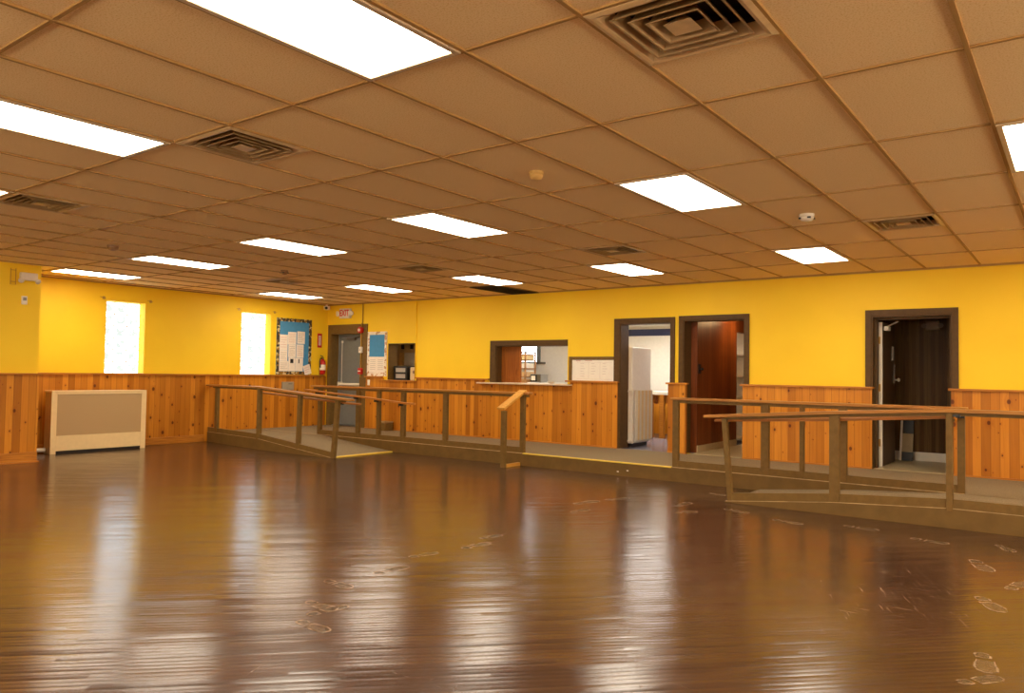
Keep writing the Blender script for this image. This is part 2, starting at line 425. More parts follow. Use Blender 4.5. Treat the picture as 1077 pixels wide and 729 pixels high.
# window wall with two openings
WINS = [(6.33, 7.01), (8.97, 9.66)]
WZ0, WZ1 = 1.275, 2.53
wl = MB(); cur = YB-.3
for a, b_ in WINS:
    wl.box(XL-.3, XL, cur, a, 0, HC+.05); wl.box(XL-.3, XL, a, b_, 0, WZ0); wl.box(XL-.3, XL, a, b_, WZ1, HC+.05); cur = b_
wl.box(XL-.3, XL, cur, WB+WT, 0, HC+.05)
struct(wl.build('wall_left', M['wall']))
struct(MB().box(XL, XB, YR, YB, 0, HC+.02).build('wall_left_projection', M['wall']))
def wall_with_added_windows(name, ax, lo, hi, a, b_, spots, ww, z0, z1, n0):  # unseen wall; its glowing windows are added to brighten the ceiling
    m = MB(); cur = lo
    def bx(u0, u1, za, zb): m.box(u0, u1, a, b_, za, zb) if ax == 'x' else m.box(a, b_, u0, u1, za, zb)
    for u in spots:
        bx(cur, u-ww/2, 0, HC+.05); bx(u-ww/2, u+ww/2, 0, z0); bx(u-ww/2, u+ww/2, z1, HC+.05); cur = u+ww/2
    bx(cur, hi, 0, HC+.05)
    struct(m.build(name, M['wall']))
    inner = b_ if ax == 'x' else a
    sg = -1 if ax == 'x' else 1
    for i, u in enumerate(spots):
        w = struct(thing('window_%d' % (n0+i), None, None, (u, inner, z0) if ax == 'x' else (inner, u, z0)))
        p0, p1 = sorted((inner+sg*.12, inner+sg*.16)); f0, f1 = sorted((inner+sg*.04, inner+sg*.12))
        g, f = MB(), MB()
        def bb(mm, u0, u1, v0, v1, za, zb): mm.box(u0, u1, v0, v1, za, zb) if ax == 'x' else mm.box(v0, v1, u0, u1, za, zb)
        bb(g, u-ww/2, u+ww/2, p0, p1, z0, z1)
        for uu in (u-ww/2, u-.03, u+ww/2-.06): bb(f, uu, uu+.06, f0, f1, z0, z1)
        for zz in (z0, z1-.06): bb(f, u-ww/2, u+ww/2, f0, f1, zz, zz+.06)
        g.build('pane', M['addedpane'], w); f.build('sash_frame', M['white'], w)
wall_with_added_windows('wall_front', 'x', XL-.3, XR+.2, YR-.2, YR, [-10.4, -7.4, -4.4, -1.4, 1.6], 1.7, 1.0, 2.55, 6)
wall_with_added_windows('wall_right', 'y', YR, WB+WT, XR, XR+.2, [-1.2, 1.6, 4.4, 7.0], 1.6, 1.3, 2.55, 11)

for i, (a, b_) in enumerate(WINS):
    w = struct(thing('window_%d' % (i+1), None, None, (XL-.2, (a+b_)/2, WZ0)))
    xg = XL-.19
    bw = (b_-a)/3.0; bh = (WZ1-WZ0)/6
    gm = glass_block_mat(WZ0, a, bw, bh, WIN_S)
    g = MB()
    for r in range(6):
        for c in range(3):
            y0, y1, z0, z1 = a+c*bw+.006, a+(c+1)*bw-.006, WZ0+r*bh+.006, WZ0+(r+1)*bh-.006
            g.loft([(xg, y0, z0), (xg, y1, z0), (xg, y1, z1), (xg, y0, z1)], [(xg+.014, y0+.012, z0+.012), (xg+.014, y1-.012, z0+.012), (xg+.014, y1-.012, z1-.012), (xg+.014, y0+.012, z1-.012)])
    g.build('glass_blocks', gm, w)
    MB().box(xg-.06, xg+.004, a, b_, WZ0, WZ1).build('mortar', M['white'], w)
    MB().box(XL-.19, XL+.006, a-.0, b_+.0, WZ0-.0, WZ0+.012).build('sill', M['plastic'], w)

# wainscot on each wall
def wains_y(name, x0, x1, z0=ZP, z1=1.255, t=.045):
    return struct(MB().box(x0, x1, WB-t, WB-.001, z0, z1).build(name, M['pine']))
WAINS = [(-12.10, -6.17, 1.185), (-5.20, -4.90, 1.255), (-4.01, -2.25, 1.255), (-1.32, XR, 1.255)]
n = 2
m_ = MB().box(-12.10, -11.60, WB-.045, WB-.001, ZP, 1.255).box(-11.60, -10.64, WB-.045, WB-.001, ZP, 1.19)
m_.box(-10.64, -8.92, WB-.045, WB-.001, ZP, 1.255).box(-8.92, -7.02, WB-.045, WB-.001, ZP, 1.19).box(-7.02, -6.10, WB-.045, WB-.001, ZP, 1.255)
struct(m_.build('trim_2', M['pine']))
for i, (x0, x1) in enumerate([(-5.20, -4.90), (-4.01, -2.25), (-1.32, XR)]):
    wains_y('trim_%d' % (3+i), x0, x1, t=.05)
caps = [(-12.12, -11.62), (-10.66, -8.80), (-7.10, -6.08), (-5.23, -4.87), (-4.04, -2.22), (-1.35, XR)]
for i, (x0, x1) in enumerate(caps):
    struct(MB().box(x0, x1, WB-.085, WB-.001, 1.255, 1.283).build('trim_%d' % (6+i), M['pinetrim'], bev=.004))
# thin strip where boards meet the carpet
for i, (x0, x1) in enumerate([(-12.10, -6.10), (-5.20, -4.90), (-4.01, -2.25), (-1.32, XR)]):
    struct(MB().box(x0, x1, WB-.062, WB-.046 if i == 0 else WB-.051, ZP, ZP+.02).build('baseboard_back_%d' % (i+1), M['pinetrim']))
struct(MB().box(XL+.001, XL+.03, YB+.001, WB-.04, .0, 1.255).build('trim_12', M['pine']))
struct(MB().box(XL+.001, XL+.07, YB+.001, WB-.10, 1.255, 1.283).build('trim_13', M['pinetrim_y'], bev=.004))
struct(MB().box(XL+.03, XL+.05, YB+.001, 8.2, 0, .13).build('baseboard_left', M['pinetrim_y'], bev=.004))
struct(MB().box(XB+.001, XB+.03, YR, YB, 0, 1.255).box(XL+.03, XB+.03, YB, YB+.012, 0, 1.255).build('trim_14', M['pine']))
struct(MB().box(XB+.001, XB+.07, YR, YB+.03, 1.255, 1.283).build('trim_15', M['pinetrim_y'], bev=.004))
bb = struct(MB().box(XB+.03, XB+.048, YR, YB+.012, .0, .15).build('baseboard_projection', M['pinetrim_y'], bev=.004))
MB().box(XB+.048, XB+.075, YR, YB+.03, 0, .022).build('shoe_strip', M['pinetrim_y'], bb)
struct(MB().box(XR-.03, XR-.001, YR, WB-.05, 0, 1.255).build('trim_16', M['pine']))
struct(MB().box(XL, XR, YR+.001, YR+.03, 0, 1.255).build('trim_17', M['pine']))

# chase line on the wall right of the alcove
struct(MB().tube([(-10.70, WB-.012, 1.283), (-10.70, WB-.012, HC-.012)], .012, 8).build('trim_18', M['wall'], smooth=True))

# ------------------------------------------------------------------ doors
def casing(o, x0, x1, ztop, w, ox0=None, ox1=None, zt2=None, mat='browndk', depth=.028, z0=ZP):
    """brown architrave on the room face plus the lining of the opening"""
    ox0 = x0-w if ox0 is None else ox0; ox1 = x1+w if ox1 is None else ox1; zt2 = ztop+w if zt2 is None else zt2
    MB().box(ox0, x0, WB-depth, WB-.0005, z0, zt2).box(x1, ox1, WB-depth, WB-.0005, z0, zt2).box(x0, x1, WB-depth, WB-.0005, ztop, zt2).build('casing', M[mat], o, bev=.004)
    t = .018
    MB().box(x0-.001, x0+t, WB-.012, WB+WT, z0, ztop).box(x1-t, x1+.001, WB-.012, WB+WT, z0, ztop).box(x0+t, x1-t, WB-.012, WB+WT, ztop-t, ztop+.001).build('jamb', M[mat], o)

# exit door
d1 = struct(thing('door_1', None, None, (-12.8, WB, ZP)))
casing(d1, -13.28, -12.32, 2.20, .14, ox0=-13.37, ox1=-12.115, zt2=2.39, mat='brown')
fr = MB().box(-13.262, -13.21, WB+.19, WB+.26, ZP, 2.182).box(-12.39, -12.338, WB+.19, WB+.26, ZP, 2.182).box(-13.21, -12.39, WB+.19, WB+.26, 2.12, 2.182)
fr.build('metal_frame', M['doorgrey'], d1)
lf = MB().box(-13.205, -12.395, WB+.205, WB+.25, ZP+.012, 2.115).build('door_leaf', M['doorgrey'], d1, bev=.003)
pb = MB().tube([(-13.17, WB+.14, 1.09), (-12.44, WB+.14, 1.09)], .03, 12)
pb.box(-13.19, -13.12, WB+.12, WB+.206, 1.04, 1.14).box(-12.48, -12.42, WB+.12, WB+.206, 1.04, 1.14)
pb.build('push_bar', M['plastic'], lf)
MB().box(-13.15, -12.46, WB+.11, WB+.20, 1.035, 1.055).build('bar_rail', M['black'], lf)
rd = MB().tube([(-13.14, WB+.19, 1.12), (-13.14, WB+.19, 2.0)], .008, 8).box(-13.16, -13.12, WB+.18, WB+.206, 2.0, 2.05)
rd.build('latch_rod', M['plastic'], lf)
cl = MB().box(-12.95, -12.70, WB+.15, WB+.206, 2.06, 2.11); cl.beam((-12.8, WB+.17, 2.10), (-12.5, WB+.13, 2.14), .02, .012)
cl.build('door_closer', M['steel'], lf)
MB().box(-13.26, -12.34, WB+.02, WB+.26, ZP, ZP+.012).build('threshold', M['steel'], d1)
# doorway to the kitchen
d2 = struct(thing('door_2', None, None, (-5.63, WB, ZP)))
casing(d2, -6.08, -5.17, 2.24, .08, ox0=-6.185, ox1=-5.105, zt2=2.315)
# doorway to the panelled hall
d3 = struct(thing('door_3', None, None, (-4.48, WB, ZP)))
casing(d3, -4.97, -3.99, 2.26, .06, ox0=-5.04, ox1=-3.925, zt2=2.325)
# closet doorway, leaf standing open inwards
d4 = struct(thing('door_4', None, None, (-1.78, WB, ZP)))
casing(d4, -2.26, -1.31, 2.235, .07, ox0=-2.335, ox1=-1.24, zt2=2.315)
MB().box(-2.242, -2.215, WB+.10, WB+.22, ZP, 2.215).box(-1.355, -1.328, WB+.10, WB+.22, ZP, 2.215).box(-2.215, -1.355, WB+.10, WB+.22, 2.19, 2.215).build('door_stop', M['browndk'], d4)
lf = MB().box(-2.222, -2.178, WB+.275, WB+1.15, ZP+.012, 2.17).build('door_leaf', M['leafdk'], d4, bev=.002)
MB().box(-2.222, -2.178, WB+.268, WB+.275, ZP+.012, 2.17).build('leaf_edge', M['plastic'], lf)
for z in (.52, 1.27, 1.92):
    hm = MB().box(-2.245, -2.20, WB+.258, WB+.268, z-.05, z+.05); hm.tube([(-2.228, WB+.255, z-.055), (-2.228, WB+.255, z+.055)], .009, 8)
    hm.build('hinge', M['brass'], lf)
MB().box(-2.178, -2.172, WB+.92, WB+1.04, 1.66, 1.86).build('notice_plate', M['plastic'], lf)
MB().box(-2.178, -2.170, WB+1.06, WB+1.13, 1.33, 1.60).build('push_plate', M['steel'], lf)
MB().lathe((-2.170, WB+1.10, 1.38), [(.012, 0), (.012, .03), (.026, .04), (.028, .055), (.015, .068)], 14, (1,0,0)).build('door_knob', M['plastic'], lf, smooth=True)
c_ = MB().box(-2.178, -2.12, WB+.36, WB+.52, 2.06, 2.12); c_.beam((-2.15, WB+.5, 2.125), (-1.98, WB+.24, 2.17), .03, .012)
c_.build('door_closer', M['plastic'], lf, bev=.006)

# serving hatch
h = struct(thing('window_3', None, None, (-7.9, WB, 1.215)))
MB().box(-8.79, -8.66, WB-.028, WB-.0005, 1.215, 1.985).box(-8.66, -7.10, WB-.028, WB-.0005, 1.90, 1.985).build('casing', M['browndk'], h, bev=.004)
MB().box(-8.661, -8.64, WB-.012, WB+WT, 1.215, 1.90).box(-8.64, -7.101, WB-.012, WB+WT, 1.88, 1.901).build('jamb', M['browndk'], h)
MB().box(-8.64, -8.20, WB+.14, WB+.17, 1.218, 1.88).build('sliding_panel', M['hatchpanel'], h)
MB().box(-9.0, -6.97, WB-.16, WB+WT+.1, 1.19, 1.215).build('counter_shelf', plain('pale_counter', rgb(216, 190, 156), .35), h, bev=.005)
# alcove ledge and inside
a_ = struct(thing('window_4', None, None, (-11.1, WB, 1.215)))
MB().box(-11.68, -10.62, WB-.09, WB+WT+.5, 1.19, 1.212).build('ledge', M['pinetrim'], a_, bev=.004)
MB().box(-11.5, -11.485, WB, WB+WT, 1.215, 1.965).box(-10.735, -10.72, WB, WB+WT, 1.215, 1.965).box(-11.485, -10.735, WB, WB+WT, 1.95, 1.965).build('jamb', M['brown'], a_)
pan = plain('grey_brown_panel', rgb(186, 158, 116), .6, var=.12)
YA = WB+WT
struct(MB().box(-12.75, -10.55, YA+.62, YA+.70, 0, 2.5).box(-12.85, -12.75, YA, YA+.7, 0, 2.5).build('wall_alcove', pan))

# kitchen behind the wall
KF, KC = 14.6, 2.42
K0, K1 = -10.5, -4.85
white_k = plain('kitchen_wall_white', rgb(238, 232, 220), .6, var=.03)
struct(MB().box(K0, 0.2, YA, KF+1.5, -.05, ZP).box(-6.06, -5.19, WB-.0, YA, ZP-.012, ZP).build('floor_kitchen', M['kfloor']))
struct(MB().box(K0-2, K1-.06, YA, KF+.2, KC, KC+.1).build('ceiling_kitchen', M['white']))
KW = (-11.4, -10.05, 1.66, 2.36)
struct(MB().box(K0-2, KW[0], KF, KF+.15, 0, KC).box(KW[0], KW[1], KF, KF+.15, 0, KW[2]).box(KW[0], KW[1], KF, KF+.15, KW[3], KC).box(KW[1], K1, KF, KF+.15, 0, KC).build('wall_kitchen_back', white_k))
struct(MB().box(K0-2, K0-1.9, YA+.7, KF, 0, KC).build('wall_kitchen_side', white_k))
struct(MB().box(-8.6, K1-.05, KF-.02, KF-.001, 2.22, 2.36).build('trim_19', M['navy']))
struct(MB().box(-8.6, K1-.05, KF-.03, KF-.001, ZP, 1.0).build('trim_20', M['pine']))
kw = struct(thing('window_5', None, None, ((KW[0]+KW[1])/2, KF, KW[2])))
f_ = MB()
for x in (KW[0], (KW[0]+KW[1])/2-.03, KW[1]-.09): f_.box(x, x+.09, KF-.03, KF+.08, KW[2], KW[3])
f_.box(KW[0], KW[1], KF-.03, KF+.08, KW[3]-.05, KW[3])
f_.build('window_frame', M['doorgrey'], kw); MB().box(KW[0]-.1, KW[1]+.14, KF-.08, KF+.1, KW[2]-.05, KW[2]).build('sill', M['steel'], kw)
MB().box(KW[0], KW[1], KF+.06, KF+.07, KW[2], KW[3]).build('pane', emit('daylit_pane', (.92, .97, 1, 1), 5), kw)

# panelled hall
struct(MB().box(K1-.12, K1, YA, 13.12, ZP, 2.5).box(K1-.12, K1, 13.12, 14.1, 2.18, 2.5).box(K1-.12, K1, 14.1, KF+.4, ZP, 2.5).build('wall_hall_left', M['hallpanel']))
struct(MB().box(K1, K1+.016, YA, 13.1, ZP, ZP+.11).build('baseboard_hall', M['tilefloor']))
struct(MB().box(K1, -2.5, KF+.3, KF+.4, ZP, 2.5).build('wall_hall_back', M['hallpanel']))
struct(MB().box(-2.62, -2.5, YA, KF+.4, ZP, 2.5).build('wall_hall_right', M['hallpanel']))
struct(MB().box(K1, -2.5, YA, KF+.4, 2.45, 2.55).build('ceiling_hall', M['white']))
struct(MB().box(K1, -2.5, WB, KF+.4, ZP, ZP+.004).build('floor_hall', M['tilefloor']))
# closet
struct(MB().box(-2.5, -.3, 12.72, 12.8, ZP, 2.5).box(-.38, -.3, YA, 12.72, ZP, 2.5).build('wall_closet', M['closet']))
struct(MB().box(-2.5, -.3, YA, 12.8, 2.44, 2.54).build('ceiling_closet', M['closet']))
struct(MB().box(-2.5, -.38, 12.70, 12.72, ZP, ZP+.13).build('baseboard_closet', M['plastic']))
struct(MB().box(-2.5, -.3, WB, 12.8, ZP, ZP+.004).build('floor_closet', M['tilefloor']))

# ------------------------------------------------------------------ raised walkway and ramps
YE = 9.40
wk = thing('raised_walkway', 'long carpeted walkway with brown fascia running along the yellow door wall', 'walkway', (-5, YE, 0))
MB().prism([(XL+.031, YE), (XR-.031, YE), (XR-.031, WB-.001), (XL+.031, WB-.001)], 'z', .17, ZP-.0005).build('carpet_deck', M['carpet'], wk)
MB().box(XL+.031, XR-.031, YE-.022, YE, 0, ZP).build('fascia_board', M['fascia'], wk)
MB().box(XL+.031, XR-.031, YE, WB-.001, 0, .169).build('base_frame', M['brown'], wk)
MB().box(XL+.031, -6.77, YE-.0245, YE-.001, ZP-.007, ZP+.001).build('worn_edge', M['worn'], wk)
MB().box(-4.33, -1.0, YE-.0245, YE-.001, ZP-.007, ZP+.001).build('worn_edge', M['worn'], wk)
MB().box(-6.76, -4.34, YE-.026, YE+.02, ZP-.012, ZP+.003).build('yellow_edge_strip', M['yellow'], wk)
for x, z in ((-5.0, .075), (-5.15, .05)): MB().box(x, x+.03, YE-.0235, YE-.021, z, z+.014).build('scuff_mark', M['paper'], wk)

YL, YRr = 8.03, 8.25
def ramp_thing(label, poly, zfun_pts, ye, side, yoff0=0):
    """poly of (x, z) along the ramp, front edge at y=ye, back at the walkway"""
    xs = [p[0] for p in zfun_pts]
    r = thing('access_ramp', label, 'ramp', ((xs[0]+xs[-1])/2, ye, 0))
    top = [(x, z) for x, z in zfun_pts]
    y1 = YE-.023
    A = []; B = []
    for x, z in top:
        yf = ye + (yoff0 if x < -13.2 else 0)
        A.append((x, yf+.02, z-.0005)); B.append((x, y1, z-.0005))
    nn = len(A)
    V = A + B + [(p[0], p[1], max(p[2]-.02, .0005)) for p in A] + [(p[0], p[1], max(p[2]-.02, .0005)) for p in B]
    F = []
    for i in range(nn-1):
        F += [(i, i+1, nn+i+1, nn+i), (2*nn+i, 3*nn+i, 3*nn+i+1, 2*nn+i+1), (i, 2*nn+i, 2*nn+i+1, i+1), (nn+i, nn+i+1, 3*nn+i+1, 3*nn+i)]
    F += [(0, nn, 3*nn, 2*nn), (nn-1, 3*nn-1, 4*nn-1, 2*nn-1)]
    MB().add(V, F).build('carpet_deck', M['carpet'], r)
    V = []; F = []
    for x, z in top:
        yf = ye + (yoff0 if x < -13.2 else 0)
        V += [(x, yf, 0), (x, yf, z), (x, yf+.02, z), (x, yf+.02, 0)]
    for i in range(nn-1):
        a = 4*i
        for k in range(4): F.append((a+k, a+(k+1) % 4, a+4+(k+1) % 4, a+4+k))
    F += [(0, 1, 2, 3), (4*nn-4, 4*nn-3, 4*nn-2, 4*nn-1)]
    MB().add(V, F).build('side_board', M['fascia'], r)
    m = MB()
    for i in range(nn-1):
        (xa, za), (xb, zb) = top[i], top[i+1]
        ya = ye + (yoff0 if xa < -13.2 else 0) - .001; yb = ye - .001
        m.loft([(xa, ya, za-.006), (xa, ya+.009, za-.006), (xa, ya+.009, za+.0005), (xa, ya, za+.0005)], [(xb, yb, zb-.006), (xb, yb+.009, zb-.006), (xb, yb+.009, zb+.0005), (xb, yb, zb+.0005)])
    m.build('worn_edge', M['worn'], r)
    return r
LR = [(XL+.031, ZP), (-11.45, ZP), (-9.53, .012)]
rl = ramp_thing('carpeted ramp sloping down from the left wall landing to a yellow edge', None, LR, YL, 1, .24)
MB().box(-9.58, -9.515, YL+.02, YE-.023, .0005, .016).build('yellow_edge_strip', M['yellow'], rl)
RR = [(-3.17, .016), (-2.04, .128), (-1.0, ZP), (XR-.031, ZP)]
rr = ramp_thing('carpeted ramp in front of the dark closet doorway sloping down toward the left', None, RR, YRr, -1)

def curb(parent, pts, y, h=.085, t=.038, yo=0):
    V = []; F = []
    for x, z in pts:
        yf = y + .008 + (yo if x < -13.2 else 0)
        V += [(x, yf, z), (x, yf, z+h), (x, yf+t, z+h), (x, yf+t, z)]
    for i in range(len(pts)-1):
        a = 4*i
        for k in range(4): F.append((a+k, a+(k+1) % 4, a+4+(k+1) % 4, a+4+k))
    n_ = 4*len(pts); F += [(0, 1, 2, 3), (n_-4, n_-3, n_-2, n_-1)]
    return MB().add(V, F).build('curb_board', M['brown'], parent)
def rail_cap(parent, pts, mat, w=.13, t=.032, name='top_rail'):
    V = []; F = []
    for p in pts:
        x, y, z = p; V += [(x, y-w/2, z-t), (x, y-w/2, z), (x, y+w/2, z), (x, y+w/2, z-t)]
    for i in range(len(pts)-1):
        a = 4*i
        for k in range(4): F.append((a+k, a+(k+1) % 4, a+4+(k+1) % 4, a+4+k))
    n_ = 4*len(pts); F += [(0, 1, 2, 3), (n_-4, n_-3, n_-2, n_-1)]
    return MB().add(V, F).build(name, mat, parent, bev=.004)
def post(parent, x, y, z0, z1, wx=.08, wy=.06, dx=0, dz=0):
    A = [(x-wx/2, y-wy/2), (x+wx/2, y-wy/2), (x+wx/2, y+wy/2), (x-wx/2, y+wy/2)]
    o = MB().loft([(p[0], p[1], z0) for p in A], [(p[0]+dx, p[1], z1 + dz*(p[0]-x)) for p in A]).build('post', M['brown'], parent, bev=.004)
    return o

# walkway guard railing, left section
g1 = thing('guard_railing', 'long brown railing on the walkway edge in front of the serving hatch', 'railing', (-9, YE, ZP))
for x, w in ((-11.52, .085), (-10.46, .085), (-9.93, .07), (-9.33, .09), (-8.36, .085), (-6.80, .075)):
    post(g1, x, YE+.03, ZP-.0, 1.065, w, .06)
rail_cap(g1, [(-11.74, YE+.03, 1.102), (-6.66, YE+.03, 1.102)], M['tan'])
MB().box(-11.7, -6.70, YE+.01, YE+.05, 1.03, 1.07).build('under_rail', M['brown'], g1)
curb(g1, [(-11.52, ZP), (-6.80, ZP)], YE)
hr = rail_cap(g1, [(-11.85, YE-.07, 1.03), (-10.27, YE-.07, .94), (-9.15, YE-.07, .862), (-8.98, YE-.07, .862)], M['hand'], .07, .03, 'handrail')
for x, z in ((-11.52, 1.00), (-10.46, .94), (-9.93, .905), (-9.33, .862)):
    MB().box(x-.02, x+.02, YE-.08, YE+.005, z-.06, z-.02).build('bracket', M['black'], hr)
# right section
g2 = thing('guard_railing', 'brown railing on the walkway edge before the panelled hall and closet doorways', 'railing', (-2.7, YE, ZP))
for x, w in ((-4.30, .08), (-3.12, .095), (-2.68, .05), (-2.22, .09), (-1.03, .07)):
    post(g2, x, YE+.03, ZP, 1.065, w, .06)
rail_cap(g2, [(-4.36, YE+.03, 1.102), (-.97, YE+.03, 1.102)], M['tan'])
MB().box(-4.34, -1.0, YE+.01, YE+.05, 1.03, 1.07).build('under_rail', M['brown'], g2)
curb(g2, [(-4.30, ZP), (-1.03, ZP)], YE)
hr = rail_cap(g2, [(-3.30, YE-.07, .90), (-2.05, YE-.07, .975), (-1.03, YE-.07, 1.05)], M['hand'], .07, .03, 'handrail')
for x, z in ((-3.12, .912), (-2.22, .965), (-1.03, 1.05)):
    MB().box(x-.04, x+.04, YE-.08, YE+.005, z-.06, z-.02).build('bracket', M['black'], hr)
# short sloping rail beside the step
g3 = thing('step_railing', 'short sloping rail with floor post ending at the yellow step edge', 'railing', (-6.8, 9.0, 0))
post(g3, -6.82, 8.98, 0, .835, .075, .06)
MB().beam((-6.82, 8.90, .865), (-6.82, YE+.06, 1.125), .14, .032).build('top_rail', M['tan_y'], g3, bev=.004)
MB().box(-6.845, -6.80, 9.01, YE-.023, .0, .045).build('bottom_board', M['tan_y'], g3)

# ramp outer railings
g4 = thing('ramp_railing', 'brown rail on the outer edge of the ramp by the left wall', 'railing', (-11.2, YL, 0))
yo = .2
MB().loft([(-13.10, YL+.2, ZP), (-13.01, YL+.19, ZP), (-13.01, YL+.25, ZP), (-13.10, YL+.26, ZP)], [(-13.10, YL+.2, 1.04), (-13.01, YL+.19, 1.04), (-13.01, YL+.25, 1.04), (-13.10, YL+.26, 1.04)]).build('post', M['brown'], g4, bev=.004)
post(g4, -11.46, YL+.03, ZP-.03, 1.055, .085, .06)
post(g4, -10.38, YL+.03, .06, 1.0, .075, .06, .03)
post(g4, -9.50, YL+.03, .0, .925, .075, .06, .085, -.08)
rail_cap(g4, [(XL+.05, YL+.24, 1.085), (-11.46, YL+.03, 1.092), (-9.10, YL+.03, .945)], M['tan'])
V = [(-13.2, YL+.24, 1.05), (-11.46, YL+.03, 1.058), (-9.25, YL+.03, .92)]
mm = MB(); mm.beam(V[0], V[1], .04, .05); mm.beam(V[1], V[2], .04, .05); mm.build('under_rail', M['brown'], g4)
curb(g4, [(XL+.031, ZP), (-11.45, ZP), (-9.53, .012)], YL, yo=.24)
rail_cap(g4, [(-11.5, YL+.13, .99), (-9.2, YL+.13, .885), (-9.02, YL+.13, .885)], M['hand'], .07, .03, 'handrail')
MB().box(-9.47, -9.40, YL+.05, YL+.14, .85, .875).build('bracket', M['black'], g4)

g5 = thing('ramp_railing', 'brown rail on the outer edge of the ramp before the closet doorway', 'railing', (-1.0, YRr, 0))
post(g5, -3.12, YRr+.03, .0, .925, .055, .06, -.075, .08)
post(g5, -2.03, YRr+.03, .125, 1.02, .095, .06)
for x in (-1.0, .55, 2.1, 3.4): post(g5, x, YRr+.03, ZP-.03, 1.085, .055, .08)
rail_cap(g5, [(-3.42, YRr+.03, .952), (-2.03, YRr+.03, 1.055), (-1.0, YRr+.03, 1.117), (XR-.04, YRr+.03, 1.12)], M['tan'])
mm = MB(); V = [(-3.2, YRr+.03, .93), (-2.03, YRr+.03, 1.015), (-1.0, YRr+.03, 1.075), (XR-.05, YRr+.03, 1.078)]
for i in range(3): mm.beam(V[i], V[i+1], .04, .045)
mm.build('under_rail', M['brown'], g5)
curb(g5, [(-3.12, .02), (-2.04, .128), (-1.0, ZP), (XR-.04, ZP)], YRr)
hr = rail_cap(g5, [(-3.34, YRr+.13, .905), (-2.6, YRr+.13, .945), (-2.06, YRr+.13, .975), (-1.02, YRr+.13, 1.05)], M['hand'], .07, .03, 'handrail')
for x, z in ((-3.2, .912), (-2.03, .977), (-1.0, 1.05)):
    MB().box(x-.03, x+.03, YRr+.05, YRr+.15, z-.055, z-.03).build('bracket', M['black'], hr)
MB().box(-1.0+.03, -1.0+.09, YRr+.0, YRr+.07, 1.045, 1.07).build('corner_plate', M['black'], g5)

# ------------------------------------------------------------------ ceiling lights, vents, detectors
def cell(ix, iy): return (GX+ix*TX, GY+iy*TY)
def make_light():
    r = thing('ceiling_light', 'x', 'ceiling light', (0, 0, HC))
    x0, x1, y0, y1 = .012, TX-.012, .012, TY-.012; i = .030
    MB().box(x0, x0+i, y0, y1, HC-.008, HC+.010).box(x1-i, x1, y0, y1, HC-.008, HC+.010).box(x0+i, x1-i, y0, y0+i, HC-.008, HC+.010).box(x0+i, x1-i, y1-i, y1, HC-.008, HC+.010).build('frame', M['lframe'], r, bev=.002)
    MB().box(x0+i, x1-i, y0+i, y1-i, HC-.003, HC+.010).build('diffuser', M['diff'], r)
    return r
lights = [
 (-3,-2,'large fluorescent ceiling panel nearest the viewer, cut off by the top edge'),
 (-7,-2,'fluorescent ceiling panel left of the first square vent, in the row nearest the viewer'),
 (-11,-2,'fluorescent ceiling panel showing only its tip beside the small left vent'),
 (1,1,'fluorescent ceiling panel cut off by the right edge of the photo'),
 (-3,1,'fluorescent ceiling panel in the middle row, beside the round smoke detector'),
 (-7,1,'fluorescent ceiling panel in the middle row, third from the right'),
 (-11,1,'fluorescent ceiling panel in the middle row, fourth from the right'),
 (-15,1,'fluorescent ceiling panel in the middle row, second from the window wall'),
 (-19,1,'fluorescent ceiling panel of the middle row, right against the window wall projection'),
 (-3,4,'fluorescent ceiling panel above the wall between hall and closet doorways'),
 (-7,4,'fluorescent ceiling panel in the far row, above the kitchen doorway'),
 (-11,4,'fluorescent ceiling panel in the far row, beside the dark return grille'),
 (-15,4,'fluorescent ceiling panel in the far row, above the small bulletin board'),
 (-19,4,'fluorescent ceiling panel in the far row, closest to the exit door corner'),
]
added_lights = [(1,-2),(1,4),(5,-2),(5,1),(5,4),(-15,-2),(-11,-5),(-3,-5),(1,-5)]  # unseen panels continuing the grid, added to light the room
proto = None
for ix, iy, lab in lights + [(a, b_, None) for a, b_ in added_lights]:
    x, y = cell(ix, iy)
    if proto is None: proto = make_light(); o = proto; o.location = (x, y, HC)
    else: o = copy_tree(proto, (x, y, HC))
    tag(o, lab or 'added unseen fluorescent ceiling panel over the rest of the hall', 'ceiling light', 'fluorescent panels in the ceiling grid' if lab else 'added fluorescent panels out of view')

def make_vent():
    r = thing('ceiling_vent', 'x', 'vent', (0, 0, HC))
    s = TX; c = s/2
    def sq(a, z): return [(c-a, c-a, z), (c+a, c-a, z), (c+a, c+a, z), (c-a, c+a, z)]
    def ring(m, prof, th=.003):
        # square rings one after another, (half size, height), then the same a little higher
        rows = [sq(a, z) for a, z in prof] + [sq(a, z+th) for a, z in reversed(prof)]
        k = len(rows); V = [p for r_ in rows for p in r_]; F = []
        for q in range(k):
            n2 = (q+1) % k
            for i in range(4):
                j = (i+1) % 4; F.append((4*q+i, 4*q+j, 4*n2+j, 4*n2+i))
        m.add(V, F)
    f = MB(); ring(f, [(c-.006, HC-.001), (c-.028, HC-.008), (c-.045, HC-.004), (c-.075, HC+.045)])
    f.build('frame', M['vent'], r)
    for a in (.222, .168, .114):
        m = MB(); ring(m, [(a, HC-.010), (a-.008, HC-.009), (a-.034, HC+.042)]); m.build('louver', M['louver'], r)
    m = MB(); a = .060
    m.loft([tuple(p) for p in sq(a, HC-.008)], [tuple(p) for p in sq(a-.04, HC+.03)])
    m.build('center_plate', M['vent'], r)
    d = MB(); o1, o2 = sq(c-.004, HC+.012), sq(c-.004, HC+.15)
    d.add(o1+o2, [(0,1,5,4), (1,2,6,5), (2,3,7,6), (3,0,4,7), (4,5,6,7)])
    d.build('duct_opening', M['ventdk'], r)
    return r
